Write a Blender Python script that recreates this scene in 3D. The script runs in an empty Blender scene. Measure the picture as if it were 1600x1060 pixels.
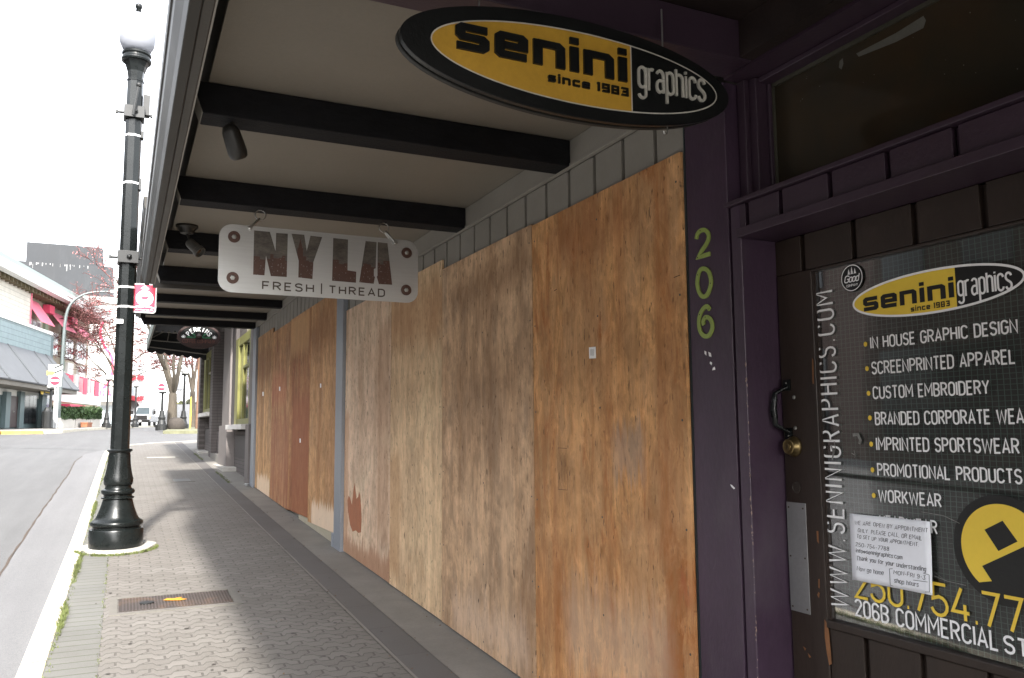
import bpy, math, random
import numpy as np
from mathutils import Vector
R=math.radians; S=bpy.context.scene; COL=S.collection
rnd=random.Random(7)

# ------------------------------------------------------------------ camera
FPX,YAW,PITCH,ROLL=1285.9,R(25.27),R(6.19),R(-0.4626)
EYE=np.array([0,0,1.515])
cy,sy,cp,sp=math.cos(YAW),math.sin(YAW),math.cos(PITCH),math.sin(PITCH)
FW=np.array([sy*cp,cy*cp,sp]);RT=np.array([cy,-sy,0.]);UP=np.cross(RT,FW)
cr,sr=math.cos(ROLL),math.sin(ROLL)
RR=cr*RT+sr*UP;UU=-sr*RT+cr*UP
cam=bpy.data.cameras.new('camera');co=bpy.data.objects.new('camera',cam);COL.objects.link(co)
cam.sensor_width=36;cam.lens=FPX/1600*36;cam.clip_start=.05;cam.clip_end=3000
from mathutils import Matrix
m=Matrix.Identity(4)
for i in range(3):
    m[i][0]=RR[i];m[i][1]=UU[i];m[i][2]=-FW[i];m[i][3]=EYE[i]
co.matrix_world=m;S.camera=co

# ------------------------------------------------------------------ light
SUN_EL,SUN_AZ=R(41),math.atan2(.21,.98)     # light travels towards +Y and slightly +X
W=bpy.data.worlds.new('World');S.world=W;W.use_nodes=True
nt=W.node_tree;bg=nt.nodes['Background']
sk=nt.nodes.new('ShaderNodeTexSky');sk.sky_type='NISHITA';sk.sun_disc=False
sk.sun_elevation=SUN_EL;sk.sun_rotation=math.pi+SUN_AZ;sk.air_density=1.0;sk.dust_density=1.6;sk.ozone_density=1.0
hs=nt.nodes.new('ShaderNodeHueSaturation');hs.inputs['Saturation'].default_value=.2
nt.links.new(sk.outputs[0],hs.inputs['Color']);nt.links.new(hs.outputs[0],bg.inputs[0])
bg.inputs[1].default_value=.15
sl=bpy.data.lights.new('sun','SUN');sl.energy=2.0;sl.angle=R(3.6);sl.color=(1,.95,.88)
so=bpy.data.objects.new('sun',sl);COL.objects.link(so)
d=Vector((math.sin(SUN_AZ)*math.cos(SUN_EL),math.cos(SUN_AZ)*math.cos(SUN_EL),-math.sin(SUN_EL)))
so.rotation_euler=d.to_track_quat('-Z','Y').to_euler()
S.view_settings.view_transform='Standard';S.view_settings.look='None'
S.view_settings.gamma=1;S.view_settings.exposure=2.6
S.cycles.max_bounces=6;S.cycles.diffuse_bounces=4;S.cycles.glossy_bounces=3;S.cycles.transparent_max_bounces=8

# ------------------------------------------------------------------ measuring helpers (photo pixel -> real point)
def ray(x,y): return FW+RR*(x-800)/FPX-UU*(y-530)/FPX
def onX(x,y,a): d=ray(x,y);return EYE+d*a/d[0]
def onY(x,y,a): d=ray(x,y);return EYE+d*a/d[1]
def gz(Y): return .042*Y
RP=[(-60,-2.64),(28.7,1.085),(39,1.40),(45,1.52),(60,1.66),(85,1.90),(150,2.3),(900,3.5)]
def sm(t): t=min(1,max(0,t));return t*t*(3-2*t)
def rz(X,Y):
    z=float(np.interp(Y,[p[0] for p in RP],[p[1] for p in RP]))
    if Y>75: z+=.042*(min(Y,230)-75)*sm((X/Y-.035)/.015)
    return z

# ------------------------------------------------------------------ mesh builder
ORG={}
class B:
    def __init__(s): s.v=[];s.f=[]
    def quad(s,*p):
        n=len(s.v);s.v+=[tuple(map(float,q)) for q in p];s.f.append(tuple(range(n,n+len(p))));return s
    def box(s,x0,x1,y0,y1,z0,z1):
        return s.obox(((x0+x1)/2,(y0+y1)/2,(z0+z1)/2),(abs(x1-x0)/2,0,0),(0,abs(y1-y0)/2,0),(0,0,abs(z1-z0)/2))
    def obox(s,c,a,b,d):
        c,a,b,d=[np.array(q,float) for q in (c,a,b,d)];n=len(s.v)
        if np.dot(np.cross(a,b),d)<0: a=-a
        for k in (-1,1):
            for i,j in ((-1,-1),(1,-1),(1,1),(-1,1)): s.v.append(tuple(c+a*i+b*j+d*k))
        s.f+=[tuple(n+q for q in t) for t in ((3,2,1,0),(4,5,6,7),(0,1,5,4),(1,2,6,5),(2,3,7,6),(3,0,4,7))];return s
    def hexa(s,p):      # 8 points, bottom ring then top ring
        n=len(s.v);s.v+=[tuple(map(float,q)) for q in p]
        s.f+=[tuple(n+q for q in t) for t in ((3,2,1,0),(4,5,6,7),(0,1,5,4),(1,2,6,5),(2,3,7,6),(3,0,4,7))];return s
    def prism(s,pts,N):     # polygon of 3d points pushed by N
        n=len(s.v);k=len(pts);N=np.array(N,float)
        P=[np.array(p,float) for p in pts]
        s.v+=[tuple(p) for p in P]+[tuple(p+N) for p in P]
        s.f.append(tuple(range(n+k-1,n-1,-1)));s.f.append(tuple(range(n+k,n+2*k)))
        for i in range(k): j=(i+1)%k;s.f.append((n+i,n+j,n+k+j,n+k+i))
        return s
    def tube(s,path,r,n=8,close=False):
        P=[np.array(p,float) for p in path];m=len(P);rs=r if hasattr(r,'__len__') else [r]*m
        base=len(s.v);prev=None
        for i in range(m):
            t=P[(i+1)%m]-P[i-1] if close else P[min(i+1,m-1)]-P[max(i-1,0)]
            t/=np.linalg.norm(t)+1e-12
            if prev is None:
                a=np.array([0,0,1.]) if abs(t[2])<.9 else np.array([1.,0,0]);u=np.cross(t,a)
            else: u=prev-t*np.dot(prev,t)
            u/=np.linalg.norm(u)+1e-12;prev=u;w=np.cross(t,u)
            for k in range(n):
                an=2*math.pi*k/n;s.v.append(tuple(P[i]+(u*math.cos(an)+w*math.sin(an))*rs[i]))
        for i in range(m if close else m-1):
            for k in range(n):
                a=base+i*n+k;b=base+i*n+(k+1)%n;j=(i+1)%m;c=base+j*n+(k+1)%n;d=base+j*n+k
                s.f.append((a,b,c,d))
        if not close:
            s.f.append(tuple(base+k for k in range(n-1,-1,-1)));s.f.append(tuple(base+(m-1)*n+k for k in range(n)))
        return s
    def lathe(s,prof,c,n=32,axis=(0,0,1),ph=0):   # prof: (h,r)
        ax=np.array(axis,float);ax/=np.linalg.norm(ax);a=np.array([1.,0,0]) if abs(ax[0])<.9 else np.array([0,1.,0])
        u=a-ax*np.dot(a,ax);u/=np.linalg.norm(u);w=np.cross(ax,u);c=np.array(c,float);base=len(s.v)
        for h,r in prof:
            for k in range(n):
                an=ph+2*math.pi*k/n;s.v.append(tuple(c+ax*h+(u*math.cos(an)+w*math.sin(an))*r))
        for i in range(len(prof)-1):
            for k in range(n):
                a_=base+i*n+k;b=base+i*n+(k+1)%n;s.f.append((a_,b,b+n,a_+n))
        s.f.append(tuple(base+k for k in range(n-1,-1,-1)));s.f.append(tuple(base+(len(prof)-1)*n+k for k in range(n)))
        return s
    def build(s,name,mat,parent=None,smooth=False,bevel=0,org=None,**tags):
        V=np.array(s.v)
        if parent is not None: o0=ORG[parent.name]
        elif org is not None: o0=np.array(org,float)
        else: o0=np.array([(V[:,0].min()+V[:,0].max())/2,(V[:,1].min()+V[:,1].max())/2,V[:,2].min()])
        me=bpy.data.meshes.new(name);me.from_pydata([tuple(q) for q in V-o0],[],s.f);me.materials.append(mat)
        me.validate()
        o=bpy.data.objects.new(name,me);COL.objects.link(o)
        if parent is not None: o.parent=parent
        else: o.location=o0
        ORG[o.name]=o0
        if smooth:
            for p in me.polygons:p.use_smooth=True
            md=o.modifiers.new('n','EDGE_SPLIT');md.split_angle=R(smooth if smooth>1 else 35)
        if bevel:
            md=o.modifiers.new('b','BEVEL');md.width=bevel;md.segments=2;md.limit_method='ANGLE';md.angle_limit=R(40)
        tag(o,**tags);return o
def split_build(b,name,mat,parent):
    par=list(range(len(b.v)))
    def fd(i):
        while par[i]!=i:par[i]=par[par[i]];i=par[i]
        return i
    for f in b.f:
        for q in f[1:]:par[fd(q)]=fd(f[0])
    g={}
    for f in b.f:g.setdefault(fd(f[0]),[]).append(f)
    for fs in g.values():
        ids=sorted({i for f in fs for i in f});mp={i:k for k,i in enumerate(ids)};c=B();c.v=[b.v[i] for i in ids];c.f=[tuple(mp[i] for i in f) for f in fs];c.build(name,mat,parent)
def tag(o,label=None,cat=None,group=None,kind=None):
    if label:o['label']=label
    if cat:o['category']=cat
    if group:o['group']=group
    if kind:o['kind']=kind
    return o
def thing(name,loc,label,cat,group=None):
    o=bpy.data.objects.new(name,None);COL.objects.link(o);o.location=tuple(map(float,loc));o.empty_display_size=.2
    ORG[o.name]=np.array(loc,float);return tag(o,label,cat,group)
def copy_tree(o,loc,parent=None):
    c=o.copy();COL.objects.link(c)
    if parent is None:c.location=tuple(map(float,loc));ORG[c.name]=np.array(loc,float)
    else:c.parent=parent
    for ch in list(o.children):copy_tree(ch,None,c)
    return c

# ------------------------------------------------------------------ materials
KEEP=dict(torn_red_veneer=1.25,etched_brown=1.2,smoky_panel=1.1,white_vinyl=1,white_paper=1,yellow_vinyl=1,mustard_sign_paint=.95,brushed_aluminium=1,lime_green_enamel=.95,blue_grey_metal=.95,warm_grey_paint=1.22,faded_pink_awning=1,rose_red_panel=.9,dirty_white_paint=1,dirty_cream_line=1,scuffed_aluminium=.85,zinc_steel=1,purple_paint=.9,purple_paint_lintel=.8,dark_brown_paint=.84,worn_brass=.5,painted_brick=.85,dull_plum_paint=.85,dark_plum_wall=.85,olive_green_frame=.85,white_sill=1,white_trim=1,faded_red_enamel=1,sign_red=1,far_window_glass=.9,pale_teal_siding=.5,cream_siding=.7,pale_strap=1,gloss_black_paint=.8,tan_stucco=.65)
def K(name,c,d=.67):
    f=KEEP.get(name,d);return tuple(q*f for q in c)
class NT:
    def __init__(s,name):
        s.m=bpy.data.materials.new(name);s.m.use_nodes=True;s.t=s.m.node_tree;s.b=s.t.nodes['Principled BSDF'];s.out=s.t.nodes['Material Output']
        s.tc=s.t.nodes.new('ShaderNodeTexCoord')
    def n(s,typ,**k):
        x=s.t.nodes.new('ShaderNode'+typ)
        for a,v in k.items():setattr(x,a,v)
        return x
    def L(s,a,b):s.t.links.new(a,b)
    def inp(s,node,i,v):
        if v is None:return
        if hasattr(v,'is_output') or isinstance(v,bpy.types.NodeSocket):s.L(v,node.inputs[i])
        else:node.inputs[i].default_value=v
    def math(s,op,a,b=None,c=None,clamp=False):
        x=s.n('Math',operation=op,use_clamp=clamp);s.inp(x,0,a);s.inp(x,1,b)
        if c is not None:s.inp(x,2,c)
        return x.outputs[0]
    def map(s,scale=(1,1,1),loc=(0,0,0),rot=(0,0,0),src=None):
        x=s.n('Mapping');s.L(src or s.tc.outputs['Object'],x.inputs[0]);x.inputs['Scale'].default_value=scale;x.inputs['Location'].default_value=loc;x.inputs['Rotation'].default_value=rot;return x.outputs[0]
    def noise(s,vec,scale=5,detail=4,rough=.55,dist=0):
        x=s.n('TexNoise');s.L(vec,x.inputs['Vector']);x.inputs['Scale'].default_value=scale;x.inputs['Detail'].default_value=detail;x.inputs['Roughness'].default_value=rough;x.inputs['Distortion'].default_value=dist;return x.outputs[0]
    def ramp(s,f,a,b,ca=(0,0,0,1),cb=(1,1,1,1)):
        x=s.n('MapRange');s.inp(x,0,f);x.inputs[1].default_value=a;x.inputs[2].default_value=b;return x.outputs[0]
    def mix(s,f,a,b,mode='MIX'):
        x=s.n('Mix',data_type='RGBA',blend_type=mode);s.inp(x,0,f)
        for i,v in ((6,a),(7,b)):
            if isinstance(v,(tuple,list)):v=tuple(v)+((1,) if len(v)==3 else ())
            s.inp(x,i,v)
        return x.outputs[2]
    def bump(s,h,st=.3,dist=.01):
        x=s.n('Bump');x.inputs['Strength'].default_value=st;x.inputs['Distance'].default_value=dist;s.L(h,x.inputs['Height']);s.L(x.outputs[0],s.b.inputs['Normal'])
    def col(s,c): s.inp(s.b,0,c if not isinstance(c,(tuple,list)) else tuple(c)+(1,))
    def set(s,rough=.6,metal=0,spec=None,coat=0):
        s.b.inputs['Roughness'].default_value=rough;s.b.inputs['Metallic'].default_value=metal
        if spec is not None:s.b.inputs['Specular IOR Level'].default_value=spec
        if coat:s.b.inputs['Coat Weight'].default_value=coat
        return s.m
def M(name,c,rough=.6,var=.15,scale=6,bump=.12,metal=0,stretch=(1,1,1),spec=None,dirt=0,dcol=(.08,.07,.05),coat=0,fine=60):
    c=K(name,c);dcol=K(name,dcol);t=NT(name);v=t.map(stretch);n1=t.noise(v,scale,5,.6);n2=t.noise(v,fine,3,.6)
    f=t.math('ADD',t.math('MULTIPLY',n1,.7),t.math('MULTIPLY',n2,.3))
    a=tuple(min(1,q*(1-var)) for q in c);b=tuple(min(1,q*(1+var)) for q in c)
    cc=t.mix(t.ramp(f,.35,.65),a,b)
    if dirt:
        d=t.ramp(t.noise(v,scale*.6+1.3,7,.7),.52,.75);cc=t.mix(t.math('MULTIPLY',d,dirt),cc,dcol)
    t.col(cc)
    r=t.ramp(n1,.2,.8);rr=t.n('MapRange');t.L(n1,rr.inputs[0]);rr.inputs[3].default_value=max(.03,rough-.08);rr.inputs[4].default_value=min(1,rough+.08)
    m=t.set(rough,metal,spec,coat);t.L(rr.outputs[0],t.b.inputs['Roughness'])
    if bump:t.bump(n2,bump,.004)
    return m
def plywood(name,base,grey=.4,gcol=(.30,.24,.19),stain=.3,scol=(.30,.12,.045),seed=0,pale=.2,streaky=1.,mott=1.,spots=()):
    base,gcol,scol=[K(name,q,.93) for q in (base,gcol,scol)];t=NT(name);v=t.map((1,1,1),(seed*3.1,seed*7.7,seed*1.9))
    # contours of a slow noise field read as rotary-cut veneer figure
    fld=t.noise(t.map((1,3.2,.42),(seed,seed*5,seed)),1.1,3,.5)
    cont=t.math('SINE',t.math('MULTIPLY',fld,150.))
    cont=t.math('ADD',t.math('MULTIPLY',cont,.5),.5)
    gr=t.noise(t.map((40,150,5.0),(seed,0,seed)),1.,6,.78)
    wob=t.noise(v,9,6,.65)
    c=t.mix(t.math('MULTIPLY',t.math('MULTIPLY',t.math('POWER',cont,2.2),t.ramp(t.noise(t.map((1,1.3,.6),(seed,9,seed)),1.6,3),.38,.62)),.62),base,tuple(q*.55 for q in base))
    c=t.mix(t.math('MULTIPLY',t.ramp(gr,.47,.64),.55*streaky),c,tuple(q*.55 for q in base))
    c=t.mix(t.math('MULTIPLY',t.ramp(t.noise(v,1.5,6,.6,.6),.50,.72),pale),c,tuple(min(1,q*1.35+.03) for q in base))
    p=t.noise(t.map((1,1.7,.75),(seed*2,seed,0)),1.7,8,.66,.5)
    c=t.mix(t.math('MULTIPLY',t.ramp(p,.47,.60),grey),c,gcol)
    p2=t.noise(t.map((1,3.2,.9),(seed,seed*3,4)),1.5,8,.7,.9)
    c=t.mix(t.math('MULTIPLY',t.ramp(p2,.50,.63),stain),c,scol)
    # dark mildew specks and short checks following the grain
    fk=t.noise(t.map((1,48,15),(seed,3,seed)),1.,3,.5)
    c=t.mix(t.math('MULTIPLY',t.ramp(fk,.64,.69),.85),c,(.075,.05,.033))
    fk2=t.noise(t.map((1,95,14),(seed+4,3,seed)),1.,2,.5)
    c=t.mix(t.math('MULTIPLY',t.math('MULTIPLY',t.ramp(fk2,.58,.66),t.ramp(wob,.4,.6)),.6),c,(.09,.06,.04))
    # knots
    vo=t.n('TexVoronoi');t.L(t.map((1,2.6,1.5),(seed,seed*2.3,seed)),vo.inputs['Vector']);vo.inputs['Scale'].default_value=1.5
    k=t.ramp(t.math('ADD',vo.outputs['Distance'],t.math('MULTIPLY',wob,.08)),.115,.06)
    c=t.mix(t.math('MULTIPLY',k,.8),c,tuple(q*.35 for q in scol))
    c=t.mix(t.math('MULTIPLY',t.ramp(wob,.42,.60),.34*mott),c,tuple(q*.58 for q in base))
    mot=t.noise(t.map((1,2.2,1.3),(seed+2,seed,7)),4.5,7,.72,.4)
    c=t.mix(t.math('MULTIPLY',t.ramp(mot,.50,.62),.72*mott),c,tuple(q*.46 for q in base))
    c=t.mix(t.math('MULTIPLY',t.ramp(mot,.46,.34),.35),c,tuple(min(1,q*1.25+.04) for q in base))
    big=t.noise(t.map((1,.9,.55),(seed*1.3,seed*4,2)),1.3,4,.6,.3)
    c=t.mix(t.math('MULTIPLY',t.ramp(big,.48,.60),.30*mott),c,tuple(q*.8 for q in scol))
    band=t.noise(t.map((1,3.4,.22),(seed*5,seed*2,6)),1.6,5,.6,.25)
    c=t.mix(t.math('MULTIPLY',t.ramp(band,.50,.64),.42*mott),c,scol)
    c=t.mix(t.math('MULTIPLY',t.ramp(band,.46,.36),.30),c,tuple(min(1,q*1.2+.02) for q in base))
    sep=t.n('SeparateXYZ');t.L(t.tc.outputs['Object'],sep.inputs[0])
    jy=t.math('MULTIPLY',t.math('SUBTRACT',t.noise(t.map((1,9,5),(seed,0,0)),1.,4,.7),.5),.10)
    jz=t.math('MULTIPLY',t.math('SUBTRACT',t.noise(t.map((1,26,1.2),(seed,0,2)),1.,4,.75),.5),.5)
    for (ya,yb,za,zb,sc,amt,soft) in spots:
        yy=t.math('ADD',sep.outputs[1],jy);zz=t.math('ADD',sep.outputs[2],jz)
        dy=t.math('SUBTRACT',(yb-ya)/2,t.math('ABSOLUTE',t.math('SUBTRACT',yy,(ya+yb)/2)))
        dz=t.math('SUBTRACT',(zb-za)/2,t.math('ABSOLUTE',t.math('SUBTRACT',zz,(za+zb)/2)))
        mk_=t.math('MULTIPLY',t.ramp(dy,-.01,.03+soft*.3),t.ramp(dz,0,.03+soft))
        mk_=t.math('MULTIPLY',mk_,t.math('ADD',.55,t.math('MULTIPLY',gr,.8)),None,True)
        c=t.mix(t.math('MULTIPLY',mk_,amt,None,True),c,K(name,sc,.93))
    t.col(c);t.set(.72,0,.25)
    h=t.math('ADD',t.math('MULTIPLY',gr,.8),t.math('MULTIPLY',cont,.12));h=t.math('SUBTRACT',h,t.math('MULTIPLY',t.ramp(fk,.63,.70),1.))
    t.bump(h,.6,.004);return t.m
def glassmat(name,tint=(1,1,1),r=.02):
    t=NT(name);tr=t.n('BsdfTransparent');tr.inputs[0].default_value=tuple(tint)+(1,);gl=t.n('BsdfGlossy');gl.inputs['Roughness'].default_value=r
    fr=t.n('Fresnel');fr.inputs[0].default_value=1.5
    mx=t.n('MixShader');t.L(t.math('MULTIPLY',fr.outputs[0],.32),mx.inputs[0]);t.L(tr.outputs[0],mx.inputs[1]);t.L(gl.outputs[0],mx.inputs[2]);t.L(mx.outputs[0],t.out.inputs[0]);return t.m
def lap(name,c,per,axis=2,depth=.5,var=.1):     # horizontal laps / bars as bump + slight tone
    c=K(name,c);t=NT(name);sep=t.n('SeparateXYZ');t.L(t.tc.outputs['Object'],sep.inputs[0])
    f=t.math('FRACT',t.math('DIVIDE',sep.outputs[axis],per));n=t.noise(t.map(),3,5)
    cc=t.mix(t.ramp(n,.3,.7),tuple(q*(1-var) for q in c),tuple(min(1,q*(1+var)) for q in c))
    cc=t.mix(t.math('MULTIPLY',t.math('LESS_THAN',f,.12),.55),cc,tuple(q*.4 for q in c));t.col(cc);t.set(.6);t.bump(f,depth,.03);return t.m
def brick(name,c1,c2,mor,w=.22,h=.075,plane='yz',ms=.008,bump=.5):
    c1,c2,mor=[K(name,q) for q in (c1,c2,mor)];t=NT(name);sep=t.n('SeparateXYZ');t.L(t.tc.outputs['Object'],sep.inputs[0]);cb=t.n('CombineXYZ')
    a,b={'yz':(1,2),'xz':(0,2),'xy':(0,1)}[plane];t.L(sep.outputs[a],cb.inputs[0]);t.L(sep.outputs[b],cb.inputs[1])
    br=t.n('TexBrick');t.L(cb.outputs[0],br.inputs['Vector']);br.inputs['Scale'].default_value=1;br.inputs['Brick Width'].default_value=w;br.inputs['Row Height'].default_value=h;br.inputs['Mortar Size'].default_value=ms
    for i,c in ((1,c1),(2,c2),(3,mor)):br.inputs[i].default_value=tuple(c)+(1,)
    n=t.noise(t.map(),9,5);t.col(t.mix(t.math('MULTIPLY',t.ramp(n,.35,.75),.35),br.outputs[0],tuple(q*.55 for q in c1)));t.set(.8)
    t.bump(t.math('SUBTRACT',1.,br.outputs['Fac']),bump,.008);return t.m
def paver(name,c1,c2,mor,zig=True,w=.205,h=.108,dirtc=(.10,.09,.075),ms=.006,rot=0):
    c1,c2,mor,dirtc=[K(name,q) for q in (c1,c2,mor,dirtc)];t=NT(name);sep=t.n('SeparateXYZ');t.L(t.map(rot=(0,0,rot)),sep.inputs[0]);x,y=sep.outputs[0],sep.outputs[1]
    if zig:
        def tri(v,per,amp):
            q=t.math('PINGPONG',v,per/2);q=t.math('SUBTRACT',q,per/4);q=t.math('MULTIPLY',q,5.0)
            q=t.math('MINIMUM',t.math('MAXIMUM',q,-per/4),per/4);return t.math('MULTIPLY',q,amp)
        x2=t.math('ADD',x,tri(y,h*2.0,.34));y2=t.math('ADD',y,tri(x,w/1.,.50))
    else:x2,y2=x,y
    cb=t.n('CombineXYZ');t.L(x2,cb.inputs[0]);t.L(y2,cb.inputs[1])
    br=t.n('TexBrick');br.offset=.5;t.L(cb.outputs[0],br.inputs['Vector']);br.inputs['Scale'].default_value=1;br.inputs['Brick Width'].default_value=w;br.inputs['Row Height'].default_value=h;br.inputs['Mortar Size'].default_value=ms;br.inputs['Mortar Smooth'].default_value=.25
    for i,c in ((1,c1),(2,c2),(3,mor)):br.inputs[i].default_value=tuple(c)+(1,)
    n=t.noise(t.map(),1.1,8,.65);n2=t.noise(t.map(),140,4,.7)
    c=t.mix(t.math('MULTIPLY',t.ramp(n,.42,.68),.38),br.outputs[0],dirtc)
    c=t.mix(t.math('MULTIPLY',t.ramp(n2,.3,.7),.45),c,tuple(q*1.25 for q in c1))
    vo=t.n('TexVoronoi');t.L(t.map((1,1,1),(3,1,0)),vo.inputs['Vector']);vo.inputs['Scale'].default_value=5.
    c=t.mix(t.math('MULTIPLY',t.ramp(t.math('ADD',vo.outputs['Distance'],t.math('MULTIPLY',n2,.05)),.085,.06),.5),c,(.07,.06,.055))
    t.col(c);t.set(.82,0,.3)
    t.bump(t.math('ADD',t.math('SUBTRACT',1.,br.outputs['Fac']),t.math('MULTIPLY',n2,.25)),.75,.007);return t.m
def asphalt(name,c,crack=True):
    c=K(name,c,.72);t=NT(name);n=t.noise(t.map(),.6,8,.65);n2=t.noise(t.map(),220,3,.8);n3=t.noise(t.map((2.5,.25,1)),1.2,5,.6)
    cc=t.mix(t.ramp(n2,.38,.62),tuple(q*.66 for q in c),tuple(q*1.3 for q in c));n4=t.noise(t.map(),45,4,.8);cc=t.mix(t.math('MULTIPLY',t.ramp(n4,.5,.62),.35),cc,tuple(q*.6 for q in c))
    cc=t.mix(t.math('MULTIPLY',t.ramp(n,.4,.7),.3),cc,tuple(q*.7 for q in c))
    cc=t.mix(t.math('MULTIPLY',t.ramp(n3,.45,.65),.22),cc,tuple(q*1.4 for q in c))
    t.col(cc);t.set(.85,0,.3);t.bump(n2,.35,.004);return t.m

# ------------------------------------------------------------------ lettering (stroke glyphs, unit cap height)
def arc(cx,cy,rx,ry,a0,a1,n=9):
    return [(cx+rx*math.cos(R(a0+(a1-a0)*i/n)),cy+ry*math.sin(R(a0+(a1-a0)*i/n))) for i in range(n+1)]
w_=.46;q_=.23
UC={
'A':(.5,[[(0,0),(.25,1),(.5,0)],[(.09,.3),(.41,.3)]]),
'B':(.46,[[(0,0),(0,1),(.22,1)]+arc(.22,.76,.23,.24,90,-90)+[(0,.52)],[(.22,.52)]+arc(.22,.26,.24,.26,90,-90)+[(0,0)]]),
'C':(.46,[arc(.23,.76,.23,.24,8,180)+arc(.23,.24,.23,.24,180,352)]),
'D':(.46,[[(0,0),(0,1),(.2,1)]+arc(.2,.74,.26,.26,90,0)+arc(.2,.26,.26,.26,0,-90)+[(0,0)]]),
'E':(.4,[[(.4,1),(0,1),(0,0),(.4,0)],[(0,.52),(.35,.52)]]),
'F':(.4,[[(.4,1),(0,1),(0,0)],[(0,.5),(.35,.5)]]),
'G':(.46,[arc(.23,.76,.23,.24,8,180)+arc(.23,.24,.23,.24,180,360)+[(.46,.48),(.25,.48)]]),
'H':(.46,[[(0,0),(0,1)],[(.46,0),(.46,1)],[(0,.5),(.46,.5)]]),
'I':(.02,[[(.01,0),(.01,1)]]),
'J':(.36,[[(.36,1),(.36,.2)]+arc(.18,.2,.18,.2,0,-160)]),
'K':(.46,[[(0,0),(0,1)],[(.44,1),(.02,.42)],[(.15,.58),(.46,0)]]),
'L':(.38,[[(0,1),(0,0),(.38,0)]]),
'M':(.6,[[(0,0),(0,1),(.3,.35),(.6,1),(.6,0)]]),
'N':(.48,[[(0,0),(0,1),(.48,0),(.48,1)]]),
'O':(.46,[arc(.23,.76,.23,.24,0,180)+arc(.23,.24,.23,.24,180,360)+[(.46,.76)]]),
'P':(.45,[[(0,0),(0,1),(.2,1)]+arc(.2,.74,.25,.26,90,-90)+[(0,.48)]]),
'R':(.46,[[(0,0),(0,1),(.2,1)]+arc(.2,.75,.25,.25,90,-90)+[(0,.5)],[(.22,.5),(.46,0)]]),
'S':(.44,[arc(.22,.76,.22,.24,15,255)+arc(.22,.26,.22,.26,80,-165)]),
'T':(.46,[[(0,1),(.46,1)],[(.23,1),(.23,0)]]),
'U':(.46,[[(0,1),(0,.24)]+arc(.23,.24,.23,.24,180,360)+[(.46,1)]]),
'V':(.48,[[(0,1),(.24,0),(.48,1)]]),
'W':(.74,[[(0,1),(.17,0),(.37,.9),(.57,0),(.74,1)]]),
'X':(.46,[[(0,1),(.46,0)],[(0,0),(.46,1)]]),
'Y':(.48,[[(0,1),(.24,.45),(.48,1)],[(.24,.45),(.24,0)]]),
'Z':(.44,[[(0,1),(.44,1),(0,0),(.44,0)]]),
'0':(.44,[arc(.22,.77,.22,.23,0,180)+arc(.22,.23,.22,.23,180,360)+[(.44,.77)]]),
'1':(.2,[[(0,.82),(.17,1),(.17,0)]]),
'2':(.44,[arc(.22,.76,.22,.24,170,-20)+[(0,0),(.44,0)]]),
'3':(.44,[[(0,1),(.42,1),(.2,.6)]+arc(.2,.3,.24,.3,85,-170)]),
'4':(.48,[[(.28,1),(0,.25),(.48,.25)],[(.36,.5),(.36,0)]]),
'5':(.44,[[(.42,1),(.04,1),(.02,.52),(.2,.6)]+arc(.2,.3,.24,.3,90,-165)]),
'6':(.44,[arc(.22,.77,.22,.23,15,180)+[(0,.27)],arc(.22,.27,.22,.27,180,540,16)]),
'7':(.44,[[(0,1),(.44,1),(.14,0)]]),
'8':(.44,[arc(.22,.77,.19,.23,-90,270,14),arc(.22,.27,.22,.27,90,-270,14)]),
'9':(.44,[arc(.22,.23,.22,.23,195,360)+[(.44,.73)],arc(.22,.73,.22,.27,0,360,16)]),
'.':(.06,[[(.0,.03),(.06,.03)]]),',':(.06,[[(.05,.08),(0,-.12)]]),'-':(.25,[[(0,.45),(.25,.45)]]),' ':(.2,[]),'|':(.02,[[(.01,-.1),(.01,1.1)]]),
'@':(.7,[arc(.35,.4,.13,.16,20,380)+[(.52,.3)]+arc(.35,.4,.33,.42,-20,300)]),
}
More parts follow.
